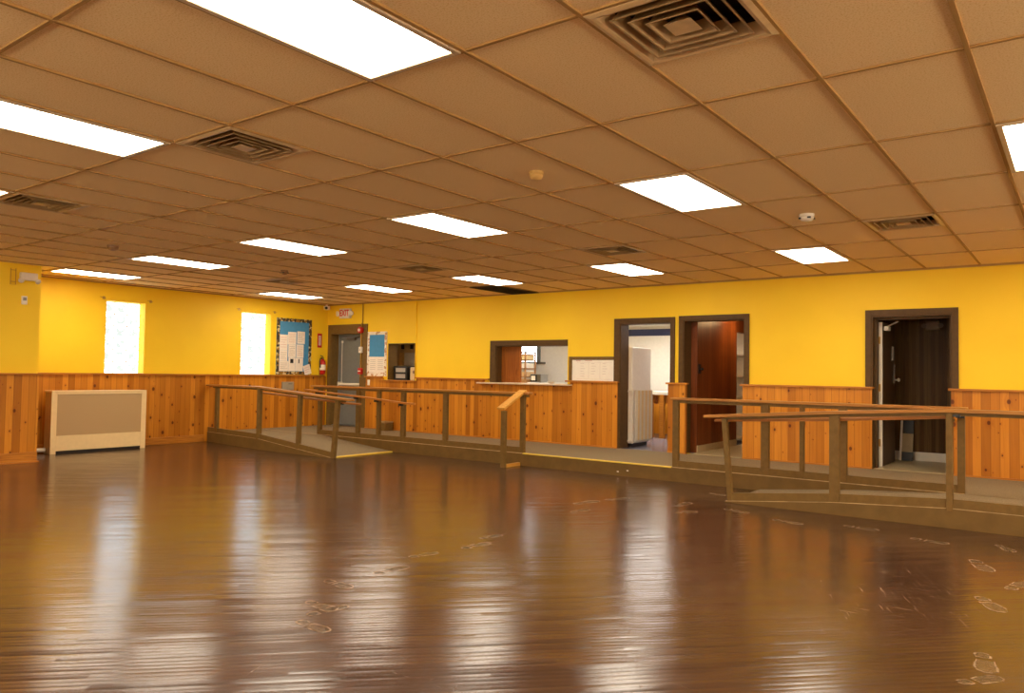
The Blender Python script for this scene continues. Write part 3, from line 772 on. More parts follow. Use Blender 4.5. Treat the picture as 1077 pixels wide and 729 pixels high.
vents = [
 (-1,-1,'large square louvered ceiling vent above the viewer beside the nearest panel'),
 (-6,-1,'square louvered ceiling vent right of the long panel at the left edge'),
 (-11,-1,'small looking louvered ceiling vent at the left edge of the photo'),
 (-1,3,'louvered ceiling vent above the closet doorway, its left flange lit yellow'),
 (-6,3,'louvered ceiling vent in the far row by the panel above the kitchen doorway'),
 (-11,3,'louvered ceiling vent in the far row, above the wall left of the hatch'),
 (-16,3,'dark louvered ceiling vent in the far row, nearest the window wall'),
]
proto = None
for ix, iy, lab in vents:
    x, y = cell(ix, iy)
    if iy == 3: pass
    if proto is None: proto = make_vent(); o = proto; o.location = (x, y, HC)
    else: o = copy_tree(proto, (x, y, HC))
    tag(o, lab, 'vent', 'square louvered ceiling vents')
rg = thing('return_grille', 'long dark return air grille in the ceiling near the door wall', 'vent', (-8, 10.5, HC))
x, y = cell(-12, 5)
MB().box(x+.012, x+.045, y+.012, WB-.02, HC-.008, HC+.010).box(x+TX-.045, x+TX-.012, y+.012, WB-.02, HC-.008, HC+.010).box(x+.045, x+TX-.045, y+.012, y+.045, HC-.008, HC+.010).box(x+.045, x+TX-.045, WB-.055, WB-.02, HC-.008, HC+.010).build('frame', M['ventdk'], rg)
sl = MB(); yy = y+.06
while yy < WB-.06:
    sl.add([(x+.045, yy, HC-.004), (x+TX-.045, yy, HC-.004), (x+TX-.045, yy+.022, HC+.009), (x+.045, yy+.022, HC+.009), (x+.045, yy+.003, HC-.004), (x+TX-.045, yy+.003, HC-.004), (x+TX-.045, yy+.025, HC+.009), (x+.045, yy+.025, HC+.009)],
           [(0,1,2,3),(4,7,6,5),(0,4,5,1),(3,2,6,7),(0,3,7,4),(1,5,6,2)]); yy += .04
sl.build('slats', plain('grille_slat', rgb(84, 66, 44), .6), rg)
MB().box(x+.02, x+TX-.02, y+.02, WB-.03, HC+.03, HC+.04).build('duct_opening', M['ventdk'], rg)

def detector(x, y, lab, mat, slots=False, r=.065):
    o = thing('smoke_detector', lab, 'smoke detector', (x, y, HC))
    MB().lathe((x, y, HC+.010), [(r, 0), (r, -.014), (r*.95, -.02)], 28).build('base', mat, o, smooth=False)
    MB().lathe((x, y, HC-.010), [(r*.95, 0), (r*.92, -.018), (r*.72, -.034), (r*.3, -.042), (.002, -.043)], 28).build('cover', mat, o, smooth=True)
    if slots:
        for k in range(4):
            a = k*PI/2 + PI/5
            m = MB().box(x+math.cos(a)*r*.86-.014, x+math.cos(a)*r*.86+.014, y+math.sin(a)*r*.86-.014, y+math.sin(a)*r*.86+.014, HC-.034, HC-.02)
            m.build('sensor_slot', M['black'], o)
M['det_tan'] = plain('aged_plastic', rgb(206, 164, 90), .4); M['det_br'] = plain('brown_plastic', rgb(150, 112, 74), .5)
detector(-3.13, 4.46, 'round tan ceiling sensor beside the middle row panel', M['det_tan'], False, .052)
detector(-1.94, 6.95, 'white smoke detector with dark slots near the far panel by the closet vent', M['plastic'], True)
detector(-9.26, 4.42, 'brownish round detector on the left part of the ceiling near the window wall', M['det_br'])
detector(-9.33, 6.92, 'small dark round detector near the dark vent in the far row', M['det_br'], True, .055)

# ------------------------------------------------------------------ window wall objects
# radiator cover
rc = thing('radiator_cover', 'cream metal radiator cover with perforated front under the first window', 'radiator', (-13.1, 6.1, 0))
x0, x1, y0, y1, zt = -13.24, -12.98, 5.332, 6.853, .985
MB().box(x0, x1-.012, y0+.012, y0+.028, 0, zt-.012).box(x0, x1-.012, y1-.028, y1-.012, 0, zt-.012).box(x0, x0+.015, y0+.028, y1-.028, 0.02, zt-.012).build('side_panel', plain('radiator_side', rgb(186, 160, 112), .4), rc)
MB().box(x0-.02, x1+.004, y0+.004, y1-.004, zt-.012, zt+.012).build('top_panel', M['cream'], rc, bev=.004)
fp = MB().box(x1-.012, x1, y0, y0+.085, 0, zt-.012).box(x1-.012, x1, y1-.085, y1, 0, zt-.012).box(x1-.012, x1, y0+.085, y1-.085, .94, zt-.012).box(x1-.012, x1, y0+.085, y1-.085, .045, .285)
fp.build('front_frame', M['cream'], rc, bev=.003)
MB().box(x1-.016, x1-.008, y0+.085, y1-.085, .285, .94).build('perforated_screen', M['perf'], rc)
MB().box(x1-.03, x1-.025, y0+.03, y1-.03, 0, .045).build('toe_gap', M['black'], rc)
pp = MB().tube([(-13.3, 4.87, .06), (-13.28, 5.03, .06), (-13.2, 5.16, .06), (-13.15, 5.33, .06)], .032, 12)
tag(rebase(pp.build('heating_pipe', M['plastic'], smooth=True), (-13.25, 5.0, 0)), 'white pipe at floor level between the wall projection and the radiator', 'pipe')

# curtain brackets above the windows
BR = [(6.28, 'left of the first window'), (7.10, 'right of the first window'), (8.90, 'left of the second window'), (9.74, 'right of the second window')]
for y, w in BR:
    m = MB().box(XL+.0005, XL+.008, y-.02, y+.02, 2.55, 2.60); m.tube([(XL+.005, y, 2.575), (XL+.06, y+.01, 2.57), (XL+.07, y-.06, 2.575), (XL+.062, y-.09, 2.585)], .005, 8)
    tag(rebase(m.build('curtain_bracket', M['brass']), (XL, y, 2.55)), 'small curtain rod bracket on the yellow wall ' + w, 'bracket', 'curtain rod brackets')

# bulletin board
X0 = XL+.001
b = thing('bulletin_board', 'tall blue bulletin board with patterned border beside the second window', 'bulletin board', (XL, 10.25, 1.3))
MB().box(X0, X0+.012, 9.80, 10.69, 1.29, 2.475).build('backing', M['blue'], b)
MB().box(X0+.012, X0+.02, 9.80, 9.868, 1.29, 2.475).box(X0+.012, X0+.02, 10.622, 10.69, 1.29, 2.475).box(X0+.012, X0+.02, 9.868, 10.622, 2.405, 2.475).box(X0+.012, X0+.02, 9.868, 10.622, 1.29, 1.355).build('border', M['border'], b)
def sheet(y0, y1, z0, z1, lab, lines=4, tilt=0, lift=.0125, name='paper_sheet', photo=None):
    cy, cz = (y0+y1)/2, (z0+z1)/2
    r = thing(name, lab, 'paper', (X0+lift, cy, cz), 'papers on the blue bulletin board')
    def P(y, z, x): 
        a, c = y-cy, z-cz; return (x, cy+a*math.cos(tilt)-c*math.sin(tilt), cz+a*math.sin(tilt)+c*math.cos(tilt))
    def slab(m, a0, a1, c0, c1, xa, xb):
        m.loft([P(a0, c0, xa), P(a1, c0, xa), P(a1, c1, xa), P(a0, c1, xa)], [P(a0, c0, xb), P(a1, c0, xb), P(a1, c1, xb), P(a0, c1, xb)])
    m = MB(); slab(m, y0, y1, z0, z1, X0+lift, X0+lift+.002); m.build('sheet', M['paper'], r)
    m = MB()
    for k in range(lines):
        z = z1 - (z1-z0)*(k+1.2)/(lines+1.5); slab(m, y0+.025, y1-.025-(.04 if k % 3 == 2 else 0), z-.003, z+.003, X0+lift+.002, X0+lift+.0025)
    if lines: m.build('print', M['inkred'] if lines % 2 else M['ink'], r)
    if photo:
        m = MB(); slab(m, *photo, X0+lift+.002, X0+lift+.003); m.build('photo_print', M['black'], r)
    return r
sheet(9.872, 10.075, 1.80, 2.125, 'cream paper at the upper left of the blue bulletin board', 5)
sheet(9.872, 10.075, 1.575, 1.798, 'cream paper below the upper left one on the blue bulletin board', 4)
sheet(10.08, 10.29, 1.925, 2.19, 'cream paper topmost in the middle column of the blue board', 5)
sheet(10.095, 10.285, 1.655, 1.923, 'cream paper second from the top in the middle column of the blue board', 6)
sheet(10.315, 10.515, 1.945, 2.21, 'cream paper topmost in the right column of the blue board', 6)
sheet(10.30, 10.49, 1.65, 1.932, 'cream paper second from the top in the right column of the blue board', 5)
sheet(9.872, 10.10, 1.36, 1.573, 'cream paper at the bottom left of the blue board', 4)
sheet(10.105, 10.275, 1.36, 1.65, 'cream paper with a dark photo at the bottom of the blue board', 0, 0, .0125, 'paper_sheet', (10.15, 10.23, 1.53, 1.62))
sheet(10.28, 10.48, 1.36, 1.645, 'cream paper with a small figure at the bottom right of the blue board', 0, 0, .0125, 'paper_sheet', (10.36, 10.385, 1.53, 1.62))
sheet(10.50, 10.68, 1.29, 1.50, 'tilted cream card hanging over the lower right corner of the blue board', 3, .32, .022)

# fire extinguisher and its sign
s = thing('extinguisher_sign', 'narrow red and white sign above the fire extinguisher', 'sign', (XL, 10.92, 1.9))
MB().box(X0, X0+.006, 10.865, 10.985, 1.885, 2.195).build('sign_plate', M['red'], s)
m = MB().box(X0+.006, X0+.0075, 10.895, 10.955, 1.935, 2.145); m.build('white_field', M['paper'], s)
m = MB()
for k in range(7): m.box(X0+.0075, X0+.0085, 10.91, 10.94, 1.95+k*.027, 1.966+k*.027)
m.build('lettering', M['red'], s)
e = thing('fire_extinguisher', 'red fire extinguisher with black hose on the wall beside the exit door', 'fire extinguisher', (XL+.1, 10.93, 1.3))
cx, cy = XL+.105, 10.94
MB().lathe((cx, cy, 1.30), [(.05, 0), (.062, .015), (.064, .25), (.055, .29), (.03, .32), (.022, .335)], 20).build('cylinder', M['red'], e, smooth=True)
MB().lathe((cx, cy, 1.39), [(.0646, 0), (.0648, .12)], 20).build('paper_label', M['paper'], e)
m = MB().box(cx-.02, cx+.02, cy-.02, cy+.02, 1.635, 1.675); m.beam((cx, cy, 1.69), (cx+.03, cy-.09, 1.71), .022, .012); m.beam((cx, cy, 1.665), (cx+.03, cy-.08, 1.655), .022, .01)
m.build('valve_handle', M['black'], e)
MB().lathe((cx+.022, cy-.01, 1.65), [(.02, 0), (.02, .015)], 14, (1, -.3, 0)).build('gauge', M['brass'], e)
MB().tube([(cx, cy-.02, 1.655), (cx+.01, cy-.07, 1.65), (cx+.015, cy-.095, 1.58), (cx+.012, cy-.085, 1.50), (cx+.01, cy-.07, 1.44)], .011, 10).build('hose', M['black'], e, smooth=True)
MB().box(XL+.031, XL+.04, cy-.03, cy+.03, 1.29, 1.6).box(XL+.03, XL+.10, cy-.03, cy+.03, 1.29, 1.299).build('wall_bracket', M['steel'], e)
v = thing('wall_register', 'grey metal box on the pine boards below the blue board', 'vent box', (XL, 10.07, .97))
MB().box(XL+.0305, XL+.07, 9.93, 10.22, .965, 1.135).build('housing', plain('grey_enamel', rgb(158, 146, 126), .4), v, bev=.006)
MB().box(XL+.07, XL+.076, 10.08, 10.17, 1.085, 1.10).build('handle', M['steel'], v)

# corner camera
cc = thing('corner_camera', 'small white camera under the ceiling in the corner by the exit sign', 'camera', (-13.3, 10.98, 2.75))
MB().box(-13.36, -13.24, 10.96, 11.05, 2.72, 2.80).build('body', M['plastic'], cc, bev=.012)
MB().lathe((-13.26, 10.965, 2.755), [(.03, 0), (.03, .03), (.02, .04)], 14, (.6, -.8, 0)).build('lens', M['black'], cc, smooth=True)
MB().beam((-13.30, 11.0, 2.78), (-13.30, 11.0, HC), .03, .03, (0, 1, 0)).build('mount', M['plastic'], cc)

# projection wall: emergency light, thermostat, old conduit outline
XBW = XB+.001
em = thing('emergency_light', 'white two headed emergency light high on the wall projection', 'emergency light', (XB, 4.6, 2.6))
MB().box(XBW, XBW+.07, 4.50, 4.72, 2.61, 2.72).build('housing', M['plastic'], em, bev=.008)
for y in (4.51, 4.71):
    MB().lathe((XBW+.04, y, 2.625), [(.015, 0), (.034, .03), (.038, .05), (.034, .055)], 18, (.8, .2 if y > 4.6 else -.2, -.5)).build('lamp_head', M['plastic'], em, smooth=True)
th = thing('thermostat', 'small white thermostat below the emergency light on the wall projection', 'thermostat', (XB, 4.57, 2.3))
MB().box(XBW, XBW+.03, 4.535, 4.61, 2.265, 2.385).build('body', M['plastic'], th, bev=.008)
MB().box(XBW+.03, XBW+.034, 4.55, 4.595, 2.32, 2.365).build('dial_plate', M['steel'], th)
m = MB()
m.tube([(XBW+.006, 4.39, 2.77), (XBW+.006, 4.39, 2.54), (XBW+.006, 4.455, 2.54), (XBW+.006, 4.455, 2.77)], .006, 8)
m.tube([(XBW+.006, 4.385, 2.58), (XBW+.006, 4.46, 2.58)], .005, 8)
m.tube([(XBW+.006, 4.385, 2.745), (XBW+.006, 4.46, 2.745)], .005, 8)
tag(rebase(m.build('wall_conduit', plain('ochre_paint', rgb(196, 146, 36), .5)), (XB, 4.42, 2.54)), 'thin ochre conduit loop beside the emergency light on the wall projection', 'conduit')

# ------------------------------------------------------------------ door wall objects
# exit sign
ex = thing('exit_sign', 'lit EXIT sign with two lamp heads above the grey exit door', 'exit sign', (-12.8, WB, 2.5))
ey = WB-.07
MB().box(-12.96, -12.64, ey, WB-.001, 2.525, 2.735).build('housing', M['plastic'], ex, bev=.006)
cu = bpy.data.curves.new('exit_text', 'FONT'); cu.body = 'EXIT'; cu.size = .185; cu.extrude = .002; cu.align_x = 'CENTER'; cu.align_y = 'CENTER'; cu.offset = .004
to = bpy.data.objects.new('tmp', cu); COL.objects.link(to)
bpy.context.view_layer.update()
me = bpy.data.meshes.new_from_object(to.evaluated_get(bpy.context.evaluated_depsgraph_get()))
bpy.data.objects.remove(to)
lo = bpy.data.objects.new('lettering', me); COL.objects.link(lo); me.materials.clear(); me.materials.append(M['redled'])
lo.parent = ex; lo.location = (-12.80+12.8, ey-.003-WB, 2.632-2.5); lo.rotation_euler = (PI/2, 0, 0); lo.scale = (.78, 1, 1)
for sx in (-1, 1):
    xx = -12.80 + sx*.20
    MB().lathe((xx, WB-.03, 2.63), [(.03, 0), (.055, .03), (.06, .06), (.05, .064)], 18, (sx*.35, -.9, -.1)).build('lamp_head', M['plastic'], ex, smooth=True)
    MB().box(min(xx, xx-sx*.06), max(xx, xx-sx*.06), WB-.04, WB-.005, 2.615, 2.645).build('lamp_arm', M['plastic'], ex)
# alarm conduit with devices
cx = -12.27; yc = WB-.028
co = MB().tube([(cx, WB-.014, HC-.014), (cx, WB-.014, 2.42), (cx, yc-.016, 2.38), (cx, yc-.016, 1.25)], .013, 10)
tag(rebase(co.build('alarm_conduit', plain('conduit_paint', rgb(176, 138, 52), .5), smooth=True), (cx, WB, 1.25)), 'thin vertical conduit from ceiling down the right of the exit door frame', 'conduit')
al = thing('alarm_horn', 'round red alarm horn at the top right corner of the exit door frame', 'fire alarm', (cx, WB, 2.25))
MB().lathe((cx, yc-.03, 2.255), [(.07, 0), (.072, .03), (.06, .05)], 22, (0, -1, 0)).build('body', M['red'], al, smooth=False)
MB().lathe((cx, yc-.08, 2.255), [(.03, 0), (.03, .012)], 16, (0, -1, 0)).build('strobe', M['plastic'], al)
MB().box(cx-.05, cx+.05, yc-.03, yc-.0005, 2.20, 2.31).build('back_box', M['red'], al)
ju = thing('junction_box', 'small cream box on the conduit halfway up the exit door frame', 'box', (cx, WB, 1.8))
MB().box(cx-.045, cx+.045, yc-.05, yc-.0005, 1.77, 1.90).build('body', M['plastic'], ju, bev=.008)
MB().lathe((cx, yc-.05, 1.835), [(.012, 0), (.012, .006)], 10, (0, -1, 0)).build('button', M['steel'], ju)
pu = thing('alarm_pull', 'red alarm pull station low on the conduit beside the exit door', 'fire alarm', (cx, WB, 1.3))
MB().box(cx-.055, cx+.055, yc-.05, yc-.0005, 1.315, 1.45).build('body', M['red'], pu, bev=.008)
MB().box(cx-.035, cx+.035, yc-.062, yc-.05, 1.375, 1.395).build('pull_handle', M['paper'], pu)
# small bulletin board
b = thing('bulletin_board', 'small bulletin board with white border and blue top beside the exit door', 'bulletin board', (-11.8, WB, 1.3))
Y0 = WB-.001
MB().box(-12.10, -11.53, Y0-.014, Y0, 1.285, 2.215).build('backing', M['paper'], b)
MB().box(-12.10, -12.04, Y0-.022, Y0-.014, 1.285, 2.215).box(-11.585, -11.53, Y0-.022, Y0-.014, 1.285, 2.215).box(-12.04, -11.585, Y0-.022, Y0-.014, 2.15, 2.215).box(-12.04, -11.585, Y0-.022, Y0-.014, 1.285, 1.36).build('border', M['borderw'], b)
MB().box(-12.04, -11.585, Y0-.017, Y0-.014, 1.69, 2.15).build('blue_backing', M['blue'], b)
for x0, x1, w in ((-12.03, -11.82, 'left'), (-11.80, -11.595, 'right')):
    r = thing('paper_sheet', w + ' of the two white papers below the blue of the small bulletin board', 'paper', ((x0+x1)/2, Y0, 1.5), 'papers on the small bulletin board')
    MB().box(x0, x1, Y0-.017, Y0-.0145, 1.375, 1.68).build('sheet', M['paper'], r)
    m = MB()
    for k in range(6): m.box(x0+.02, x1-.03, Y0-.0178, Y0-.017, 1.42+k*.04, 1.426+k*.04)
    m.build('print', M['ink'], r)
# switch
sw = thing('light_switch', 'white light switch on the pine boards beside the exit door', 'switch', (-12.0, WB, 1.1))
MB().box(-12.045, -11.975, WB-.053, WB-.0455, 1.09, 1.205).build('cover_plate', M['plastic'], sw, bev=.003)
MB().box(-12.018, -12.002, WB-.062, WB-.053, 1.13, 1.165).build('toggle', M['plastic'], sw)
# step box on the walkway
st = thing('step_stool', 'small brown wooden box standing on the walkway against the pine boards', 'stool', (-11.35, 10.95, ZP))
MB().box(-11.46, -11.23, 10.84, 11.07, ZP+.155, ZP+.185).build('top', plain('stool_top', rgb(150, 122, 80), .6), st, bev=.004)
MB().box(-11.45, -11.24, 10.85, 10.87, ZP, ZP+.155).box(-11.45, -11.24, 11.04, 11.06, ZP, ZP+.155).box(-11.45, -11.43, 10.87, 11.04, ZP, ZP+.155).box(-11.26, -11.24, 10.87, 11.04, ZP, ZP+.155).build('side_boards', M['brown'], st)
# things in the alcove
ZA = 1.212
t_ = thing('tray_organizer', 'black framed tray box with two grey panels in the alcove', 'organizer', (-11.3, YA, ZA))
x0, x1, ya, yb_ = -11.51, -11.10, 11.24, 11.52
x0, x1 = x0+.09, x1+.05
m = MB().box(x0, x0+.04, ya, yb_, ZA, ZA+.29).box(x1-.04, x1, ya, yb_, ZA, ZA+.29)
for z in (0, .125, .25): m.box(x0+.04, x1-.04, ya, yb_, ZA+z, ZA+z+.04)
m.box(x0+.04, x1-.04, yb_-.02, yb_, ZA, ZA+.29)
m.build('frame', M['black'], t_)
for z in (.04, .165): MB().box(x0+.04, x1-.04, ya+.015, ya+.03, ZA+z, ZA+z+.085).build('panel', plain('grey_panel', rgb(176, 168, 156), .4), t_)
t_ = thing('paper_dispenser', 'cream dispenser with a round dark dial at the right of the alcove', 'dispenser', (-11.0, YA, ZA))
MB().box(-11.02, -10.80, 11.30, 11.42, ZA, ZA+.27).build('body', M['cream'], t_, bev=.02)
MB().lathe((-10.90, 11.30, ZA+.17), [(.03, 0), (.032, .01), (.02, .018)], 16, (0, -1, 0)).build('dial', M['det_br'], t_)
t_ = thing('electrical_panel', 'pale grey panel box on the back of the alcove', 'panel box', (-11.7, YA+.6, 1.5))
MB().box(-11.83, -11.50, YA+.55, YA+.619, 1.52, 1.80).build('body', plain('pale_grey', rgb(186, 178, 164), .4), t_, bev=.006)
MB().box(-11.81, -11.52, YA+.54, YA+.55, 1.54, 1.78).build('door_panel', plain('pale_grey_door', rgb(196, 188, 172), .4), t_)
t_ = MB().box(-12.02, -11.91, YA+.59, YA+.619, 1.30, 1.80)
tag(rebase(t_.build('wood_board', plain('light_pine_board', rgb(216, 176, 110), .6)), (-11.96, YA+.6, 1.3)), 'light upright board on the back of the alcove left of the pale panel', 'board')
for x, lab in ((-11.95, 'left'), (-11.68, 'right')):
    m = MB().box(x, x+.05, YA+.57, YA+.619, 1.88, 2.03)
    tag(rebase(m.build('wall_outlet', M['black']), (x, YA+.6, 1.88)), lab + ' of the two dark fittings high on the back of the alcove', 'fitting', 'dark fittings in the alcove')

# whiteboard
wbd = thing('whiteboard_calendar', 'framed white calendar board standing on the cap beside the kitchen doorway', 'whiteboard', (-6.6, WB, 1.283))
MB().box(-7.06, -6.995, WB-.03, WB-.001, 1.284, 1.69).box(-6.995, -6.19, WB-.03, WB-.001, 1.635, 1.69).build('frame', M['brown'], wbd, bev=.003)
MB().box(-6.995, -6.19, WB-.018, WB-.001, 1.284, 1.635).build('board', plain('whiteboard_surface', rgb(236, 230, 216), .3, var=.02), wbd)
m = MB(); yw = WB-.019
for x in (-6.67, -6.45): m.box(x, x+.004, yw, yw+.0015, 1.31, 1.6)
for z in (1.31, 1.59): m.box(-6.90, -6.22, yw, yw+.0015, z, z+.003)
for xx, n_, w in ((-6.83, 6, .11), (-6.62, 5, .12), (-6.40, 5, .1)):
    for k in range(n_):
        ww = w*random.uniform(.5, 1); z = 1.57-k*.043
        m.box(xx, xx+ww, yw, yw+.0015, z, z+.006)
m.build('handwriting', plain('faded_ink', rgb(196, 182, 176), .7), wbd)
m = MB(); m.box(-6.92, -6.83, yw, yw+.0015, 1.612, 1.622).box(-6.74, -6.60, yw, yw+.0015, 1.615, 1.623); m.build('red_heading', M['inkred'], wbd)

# ------------------------------------------------------------------ kitchen things
fr_ = thing('refrigerator', 'white upright refrigerator standing just inside the kitchen doorway', 'refrigerator', (-6.4, 11.75, ZP))
MB().box(-6.75, -6.02, YA+.06, 12.11, ZP+.06, 1.86).build('body', plain('fridge_white', rgb(238, 232, 220), .35, var=.03), fr_, bev=.01)
MB().box(-6.72, -6.05, YA+.09, 12.08, ZP, ZP+.06).build('base', M['black'], fr_)
MB().box(-6.74, -6.03, 12.115, 12.17, ZP+.08, 1.85).build('door', M['white'], fr_, bev=.01)
ga = thing('folding_gate', 'white folding slatted gate opened against the refrigerator', 'gate', (-6.0, 11.7, ZP))
xg = -5.985
for k in range(9):
    y = YA+.09+k*.068
    MB().add([], []).loft([(xg, y, .30), (xg+.012, y, .30), (xg+.03, y+.06, .30), (xg+.018, y+.06, .30)], [(xg, y, 1.13), (xg+.012, y, 1.13), (xg+.03, y+.06, 1.13), (xg+.018, y+.06, 1.13)]).build('slat', M['cream'] if k % 2 else M['plastic'], ga, bev=.004)
MB().box(xg+.006, xg+.016, YA+.09, YA+.70, .285, .30).box(xg+.006, xg+.016, YA+.09, YA+.70, 1.13, 1.145).build('hinge_rail', M['plastic'], ga)
MB().tube([(xg-.01, YA+.03, .25), (xg-.01, YA+.03, 1.16)], .010, 8).build('mount_rod', M['plastic'], ga)
m = MB()
for z in (.29, 1.12): m.box(xg-.09, xg+.02, YA-.02, YA+.05, z-.012, z+.012)
m.build('hook', M['plastic'], ga)
tb = thing('work_table', 'pine table with white edged top inside the kitchen doorway', 'table', (-6.6, 13.7, ZP))
MB().box(-7.6, -5.6, 13.42, 14.15, 1.02, 1.08).build('tabletop', M['white'], tb, bev=.004)
MB().box(-7.5, -5.7, 13.48, 13.51, .86, 1.02).build('apron', M['pinetrim'], tb)
for x in (-7.45, -6.69, -6.46, -5.75):
    MB().box(x, x+.085, 13.40, 13.48, ZP, 1.02).build('leg', M['pinetrim'], tb, bev=.004)
MB().box(-6.58, -6.53, 13.45, 13.48, .84, 1.0).build('bracket', M['hallpanel'], tb)
cv = thing('storage_cabinet', 'pale open shelving beyond the panelled hall doorway', 'shelving', (-5.4, 13.9, ZP))
M['shelfpale'] = plain('pale_shelf', rgb(232, 226, 212), .5)
MB().box(-5.40, -5.37, 13.40, 14.2, ZP, 2.3).box(-5.37, -4.98, 14.17, 14.2, ZP, 2.3).build('side_panel', M['shelfpale'], cv)
for z in (.25, .62, 1.0, 1.38, 1.76, 2.2): MB().box(-5.37, -4.98, 13.40, 14.17, z, z+.03).build('shelf', M['shelfpale'], cv)
MB().box(-5.37, -4.98, 13.39, 13.40, 1.78, 1.84).build('dark_bar', M['black'], cv)

# shelving seen through the hatch
sh = thing('shelving_unit', 'wooden shelving unit with white front post seen through the serving hatch', 'shelving', (-9.7, 13.6, ZP))
sx0, sx1, sy0, sy1 = -10.34, -9.58, 13.35, 13.75
for z in (.5, .85, 1.15, 1.30, 1.48, 1.66, 1.83): MB().box(sx0, sx1, sy0, sy1, z, z+.025).build('shelf', M['shelfwood'], sh)
for x in (sx0, sx1-.03):
    MB().box(x, x+.03, sy0, sy0+.03, ZP, 1.86).build('upright', M['shelfwood'], sh)
    MB().box(x, x+.03, sy1-.03, sy1, ZP, 1.86).build('upright', M['shelfwood'], sh)
MB().box(-9.80, -9.735, sy0-.03, sy0, ZP, 1.86).build('front_post', M['white'], sh)
shelf_names = {1.175: 'bottom visible', 1.325: 'second', 1.505: 'third', 1.685: 'fourth'}
cols = [M['card'], M['white'], M['paper'], M['shelfwood'], M['cream']]
for zi, (z, wd) in enumerate(shelf_names.items()):
    xs = [sx0+.04, -10.08, -9.90, -9.72]
    for k, x in enumerate(xs):
        hgt = .10 if zi == 0 else random.choice([.105, .12, .13])
        r = thing('storage_box', '%s box on the %s shelf of the wooden unit behind the hatch' % (['leftmost', 'second', 'third', 'rightmost'][k], wd), 'box', (x, sy0, z), 'boxes on the kitchen shelving')
        mt = cols[(zi*2+k) % 5]
        MB().box(x, x+.15, sy0+.04, sy0+.3, z+.001, z+hgt*.75).build('body', mt, r)
        MB().box(x-.004, x+.154, sy0+.036, sy0+.304, z+hgt*.75, z+hgt).build('lid', cols[(zi+k+2) % 5], r)
r = thing('storage_box', 'blue box on top of the wooden shelving unit behind the hatch', 'box', (-10.05, 13.5, 1.855))
MB().box(-10.14, -9.98, 13.4, 13.6, 1.855, 1.96).build('body', plain('blue_plastic', rgb(60, 112, 176), .4), r)
MB().box(-10.145, -9.975, 13.395, 13.605, 1.96, 1.98).build('lid', plain('blue_lid', rgb(80, 140, 200), .4), r)
kc = thing('kitchen_counter', 'low white counter under the microwave behind the hatch', 'counter', (-9.2, 13.6, ZP))
MB().box(-9.56, -8.6, 13.40, 14.0, ZP+.9, 1.20).build('worktop', M['white'], kc)
MB().box(-9.54, -8.62, 13.44, 13.98, ZP, ZP+.9).build('cabinet_body', M['white'], kc)
mw = thing('microwave', 'grey microwave oven on the kitchen counter seen through the hatch', 'microwave', (-9.4, 13.6, 1.2))
MB().box(-9.54, -9.26, 13.48, 13.75, 1.2005, 1.38).build('body', plain('grey_steel', rgb(140, 136, 130), .4), mw, bev=.006)
MB().box(-9.53, -9.36, 13.468, 13.48, 1.22, 1.365).build('door', M['black'], mw)
MB().box(-9.505, -9.40, 13.462, 13.468, 1.245, 1.34).build('window', M['paper'], mw)
MB().box(-9.35, -9.27, 13.470, 13.48, 1.22, 1.365).build('control_panel', M['steel'], mw)
bo = MB().lathe((-7.53, WB+.14, 1.2155), [(.03, 0), (.04, .005), (.075, .032), (.078, .035), (.070, .034), (.03, .01), (.004, .008)], 22)
tag(rebase(bo.build('white_bowl', M['white'], smooth=True), (-7.53, WB+.14, 1.2155)), 'small white bowl on the serving hatch counter', 'bowl')
# kitchen and hall lamps
def lamp_panel(name, x0, x1, y0, y1, z, lab, s, colr=(1, .95, .88, 1)):
    r = thing(name, lab, 'ceiling light', ((x0+x1)/2, (y0+y1)/2, z))
    MB().box(x0, x1, y0, y1, z-.012, z).build('frame', M['lframe'], r)
    MB().box(x0+.03, x1-.03, y0+.03, y1-.03, z-.018, z-.012).build('diffuser', emit(name+'_diffuser', colr, s), r)
KL = 14.0
lamp_panel('ceiling_light', -7.3, -6.1, 12.9, 13.5, KC, 'light panel on the kitchen ceiling seen through the doorway', KL)
lamp_panel('ceiling_light', -9.6, -8.4, 12.2, 12.8, KC, 'light panel on the kitchen ceiling above the hatch', KL)
lamp_panel('ceiling_light', -5.9, -5.1, 12.6, 13.2, KC, 'added light panel on the kitchen ceiling brightening the shelving by the hall partition', KL)  # extra panel added to brighten the pale shelving
hl = thing('ceiling_light', 'small round lamp on the ceiling of the panelled hall', 'ceiling light', (-4.45, 12.6, 2.45))
MB().lathe((-4.45, 12.75, 2.4495), [(.10, 0), (.11, -.02), (.10, -.03)], 24).build('base', M['brass'], hl)
MB().lathe((-4.45, 12.75, 2.42), [(.095, 0), (.09, -.03), (.06, -.055), (.004, -.06)], 24).build('shade', emit('warm_lamp', (1, .62, .28, 1), 75), hl, smooth=True)
# latch on hall panelling
la = thing('wall_latch', 'small black latch plate on the red brown hall panelling', 'latch', (K1, 11.5, 1.5))
MB().box(K1+.0005, K1+.010, YA+.04, YA+.13, 1.43, 1.58).build('plate', M['black'], la)
MB().lathe((K1+.01, YA+.085, 1.50), [(.012, 0), (.012, .03), (.022, .035), (.02, .055)], 12, (1, 0, 0)).build('knob', M['black'], la)
